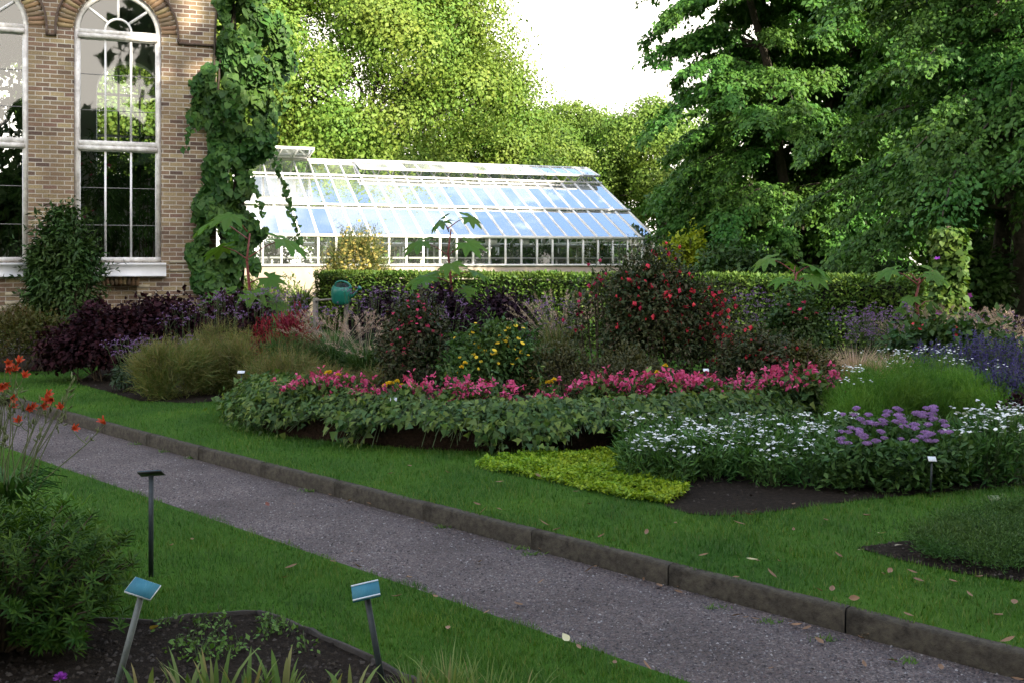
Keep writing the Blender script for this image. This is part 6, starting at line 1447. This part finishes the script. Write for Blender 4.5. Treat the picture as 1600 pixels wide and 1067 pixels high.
f.obj("foliage", M['lf_whorl'], wb)
for p in P[::6]: s.tube([(p[0]*0.25, p[1]*0.25, 0), p*0.6 + np.array((0,0,0.02)), p], [0.008, 0.006, 0.003], 5, cap=False)
s.obj("stem", M['stem_brown'], wb)
# iris leaves and grass clumps at the bottom edge
def iris(label, px, Y, n, h, rng, spread=0.10, w=0.011, name="iris", cat="iris", group=None):
    o = thing(name, label, cat, np.array(((px - 800)/F*Y, Y, 0.0)), 0, group); f = Acc(); K = 6
    for k in range(n):
        az = rng.random()*6.283; b = spread*0.5*math.sqrt(rng.random()); ln = h*(0.55 + 0.6*rng.random()); rr = ln*(0.12 + 0.38*rng.random()); t = np.linspace(0, 1, K); ww = w*(0.7 + 0.5*rng.random())*np.array((0.75, 1, 1, 0.8, 0.5, 0.03))
        hd_ = np.array((math.cos(az), math.sin(az), 0)); C = hd_*b + hd_[None]*(rr*t**1.8)[:, None] + np.array((0,0,1.0))*(ln*(t - 0.18*t**3))[:, None]
        sd_ = np.array((-math.sin(az + 0.6*rng.normal()), math.cos(az), 0)); V = np.stack((C - sd_*ww[:, None], C + sd_*ww[:, None]), 1).reshape(-1, 3); f.add(V, [[(2*i, 2*i+1, 2*i+3, 2*i+2) for i in range(K-1)]])
    f.obj("leaf_fan", M['lf_iris'], o); return o
for px, Y, n, h, lb in ((225, 3.62, 20, 0.23, "iris leaf fan right of the leaning blue label's post"), (290, 3.66, 22, 0.23, "second iris leaf fan from the leaning post"), (335, 3.60, 24, 0.27, "tallest iris leaf fan in the middle of the near bed"), (385, 3.66, 20, 0.24, "iris leaf fan right of the tallest one"), (440, 3.70, 20, 0.22, "iris leaf fan below the soil bed's edging corner"), (505, 3.66, 10, 0.17, "thin iris leaf fan left of the bottom centre label"), (548, 3.66, 12, 0.17, "iris leaf fan touching the bottom centre label's post")):
    iris(lb, px, Y, n, h, rng, group="iris leaf fans in the near bed")
for px, Y, n, h, lb in ((650, 3.62, 70, 0.21, "grassy clump just right of the bottom centre label"), (700, 3.66, 80, 0.25, "tallest grassy clump at the bottom edge"), (755, 3.62, 70, 0.22, "grassy clump between the tallest and the rightmost one"), (805, 3.6, 50, 0.20, "rightmost grassy clump at the bottom edge")):
    iris(lb, px, Y, n, h, rng, 0.16, 0.004, "grassy_plant", "grass", "grassy clumps at the bottom edge")
pf = thing("purple_flower", "single purple flower head on a stalk at the bottom left", "flower", (at(93, 1066, 3.7)[0], 3.7, 0.0))
s = Acc(); s.tube([(0.01, 0, 0), (0.0, 0, 0.06), (0.003, 0, 0.105)], 0.0025, 5); s.obj("stem", M['stem_green'], pf)
g = Acc(); m = 80; d = rdir(rng, m); d[:, 2] = np.abs(d[:, 2]); g.tmpl(T_LEAF2, np.array((0.003, 0, 0.108)) + d*0.006, d, rdir(rng, m), 0.022, 0.006); g.obj("flower_head", M['fl_purple'], pf)
# seedlings in the near soil bed
for k_ in range(26):
    px, py = rng.uniform(255, 560), rng.uniform(968, 1035)
    q = gnd(px, py, NEAR_Z + 0.004)
    if not inpoly([q[:2]], BED)[0] or not inpoly([q[:2] + np.array((0.0, 0.05))], BED)[0]: continue
    o = thing("seedling", "small light green seedling on the dark soil of the near bed", "seedling", q, rng.random()*6, "seedlings in the near bed")
    f = Acc(); m = 14 + rng.integers(0, 16); P = np.column_stack((0.028*rng.normal(size=m), 0.028*rng.normal(size=m), 0.008 + 0.035*rng.random(m))); put_leaves(f, rng, P, nrm(P), T_LEAF, 0.022, 0.013); f.obj("foliage", M['lf_weed'], o)
    s = Acc(); stems(s, rng, 4, 0.01, P[:4], 0.0015, 3); s.obj("stem", M['stem_green'], o)
# timber edging of the near bed and stone edging of the right bed
def edging(name, px, z, hgt, wid, mat, label, cat, rng, group):
    pts = [gnd(x, y, z)[:2] for x, y in px]
    for i in range(len(pts) - 1):
        p, q = pts[i], pts[i+1]; m = (p + q)/2; d = (q - p)/2; ln = np.linalg.norm(d); d = d/ln; nn = np.array((-d[1], d[0])); a = Acc(); K = 6; V = []
        for j in range(K):
            s_ = (-1 + 2*j/(K-1))*(ln - 0.003); w = 0.003*rng.normal(size=4)
            for (o_, h_) in ((-wid/2, -0.06), (-wid/2, hgt), (wid/2, hgt - 0.003), (wid/2, -0.06)): V.append((d[0]*s_ + nn[0]*(o_ + w[0]), d[1]*s_ + nn[1]*(o_ + w[1]), h_ + w[2]))
        a.add(V, [[(4*j + c, 4*j + 4 + c, 4*j + 5 + c, 4*j + c + 1) for j in range(K-1) for c in range(3)], [(0,1,2,3)], [tuple(4*(K-1) + c for c in (3,2,1,0))]])
        o = a.obj(name, M[mat]); o.location = (m[0], m[1], z); tag(o, label, cat, group)
edging("edging_board", BEDPX, NEAR_Z, 0.022, 0.024, 'edging', "dark timber edging board around the near soil bed", "edging", rng, "edging boards of the near bed")
edging("edging_stone", [(1338, 858), (1380, 855), (1420, 850)], LAWN, 0.004, 0.018, 'paleblock', "pale edging stone at the tip of the evergreen bed", "edging", rng, "edging stones of the evergreen bed")

# small weeds at the foot of the kerb
for px, py in ((215, 694), (255, 706), (300, 716), (815, 858), (830, 866), (560, 778), (1120, 950), (1200, 972), (1290, 1000), (690, 824), (1420, 1035), (480, 768)):
    q = gnd(px, py, 0.0); o = thing("weed_tuft", "tiny green weed tuft growing in the gravel at the foot of the kerb", "weed", q, 0, "weeds along the kerb")
    n = 26; f = Acc(); A = nrm(rdir(rng, n)*np.array((1, 1, 0.3)) + np.array((0, 0, 0.7))); f.tmpl(T_BLADE, np.column_stack((0.03*rng.normal(size=n), 0.012*rng.normal(size=n), 0*A[:, 0])), A, rdir(rng, n), 0.035*(0.5 + 0.7*rng.random(n)), 0.006); f.obj("leaf_tuft", M['lf_weed'], o)

# ------------------------------------------------------------------ fallen leaves
rng = np.random.default_rng(77)
def dead_leaf(mat, L, Wd, rng):
    a = Acc(); t = np.linspace(0, 1, 5); w = np.array((0.03, 0.42, 0.5, 0.34, 0.02)); V = []
    cu = 0.16 + 0.25*rng.random(); si = 0.25 + 0.5*rng.random()
    for ti, wi in zip(t, w): V += [(L*(ti-0.5), -wi*Wd, L*cu*(ti-0.5)**2*1.6 + wi*Wd*si), (L*(ti-0.5), 0, L*cu*(ti-0.5)**2*1.6), (L*(ti-0.5), wi*Wd, L*cu*(ti-0.5)**2*1.6 + wi*Wd*si)]
    a.add(V, [[(3*i+j, 3*i+j+1, 3*i+j+4, 3*i+j+3) for i in range(4) for j in range(2)]]); return a.obj("fallen_leaf", M[mat])
def put_leaf(src, px, py, z, label, group, sc=1.0, first=False):
    o = src if first else src.copy()
    if not first: COL.objects.link(o)
    q = gnd(px, py, z); o.location = (q[0], q[1], z + 0.012); o.rotation_euler = (0.25*rng.normal(), 0.25*rng.normal(), rng.random()*6.28); o.scale = (sc,)*3
    tag(o, label, "leaf", group); return o
LP = [(1180, 800), (1170, 806), (1145, 810), (1205, 900), (1218, 880), (1150, 905), (1240, 830), (1155, 820), (1390, 895), (1380, 900), (1425, 896), (1435, 910), (1490, 912), (1515, 932), (1335, 938), (1300, 925), (1420, 965), (1560, 965), (1575, 1005), (1180, 878), (870, 830), (940, 840), (850, 820), (780, 798), (745, 790), (755, 800), (920, 790), (1055, 820), (900, 770), (1290, 815), (1355, 808), (1240, 790), (1585, 945), (1530, 905), (700, 740), (640, 730), (610, 742), (780, 755), (840, 745), (1010, 835), (1100, 870), (1280, 925), (1310, 870)]
g0 = "dead leaves scattered on the far lawn"; lb0 = "curled dry brown leaf lying on the far lawn"
src = [dead_leaf('dead', 0.055, 0.022, rng), dead_leaf('dead', 0.065, 0.020, rng), dead_leaf('dead', 0.045, 0.024, rng)]
for k_, (x, y) in enumerate(LP): put_leaf(src[k_ % 3], x, y, LAWN + 0.02, lb0, g0, 0.75 + 0.5*rng.random(), k_ < 3)
LP = [(560, 888), (640, 905), (700, 985), (620, 935), (550, 865), (680, 935), (960, 1040), (905, 1015), (300, 845), (268, 855), (455, 888), (445, 905), (1010, 1045), (760, 960), (520, 880)]
src2 = src[0].copy(); COL.objects.link(src2)
for k_, (x, y) in enumerate(LP): put_leaf(src2 if k_ == 0 else src[k_ % 3], x, y, NEAR_Z + 0.02, "curled dry brown leaf lying on the near lawn", "dead leaves scattered on the near lawn", 0.7 + 0.4*rng.random(), k_ == 0)
LP = [(660, 820), (735, 845), (845, 860), (830, 850), (920, 893), (930, 888), (978, 905), (1005, 908), (1030, 918), (1060, 928), (1065, 918), (1150, 965), (1165, 968), (1180, 970), (1235, 975), (1245, 980), (1260, 985), (1280, 1005), (1345, 1000), (1350, 995), (515, 775), (545, 785), (580, 790), (1205, 1048), (1350, 1042), (1395, 1036), (1470, 1047), (810, 948), (845, 912), (750, 880), (1590, 1066), (640, 905), (460, 790)]
src3 = src[1].copy(); COL.objects.link(src3)
for k_, (x, y) in enumerate(LP): put_leaf(src3 if k_ == 0 else src[k_ % 3], x, y, 0.004, "dry brown leaf lying on the gravel path", "dead leaves scattered on the gravel path", 0.7 + 0.5*rng.random(), k_ == 0)
o = dead_leaf('dead_pale', 0.085, 0.032, rng); put_leaf(o, 885, 1001, NEAR_Z + 0.03, "large pale green fallen leaf on the near lawn by the path", None, 1, True)
o = dead_leaf('dead_yellow', 0.075, 0.030, rng); put_leaf(o, 240, 986, NEAR_Z + 0.02, "yellow fallen leaf on the soil by the leaning blue label", None, 1, True)
o = dead_leaf('dead_red', 0.06, 0.030, rng); put_leaf(o, 418, 791, 0.01, "reddish brown curled leaf alone in the middle of the gravel path", None, 1, True)
o = dead_leaf('dead_pale', 0.06, 0.022, rng); put_leaf(o, 1175, 878, LAWN + 0.03, "pale folded leaf on the far lawn below the dark soil", None, 1, True)
o = dead_leaf('dead_pale', 0.07, 0.024, rng); put_leaf(o, 1378, 836, LAWN + 0.03, "pale leaf on the lawn above the evergreen bed's edging stone", None, 1, True)
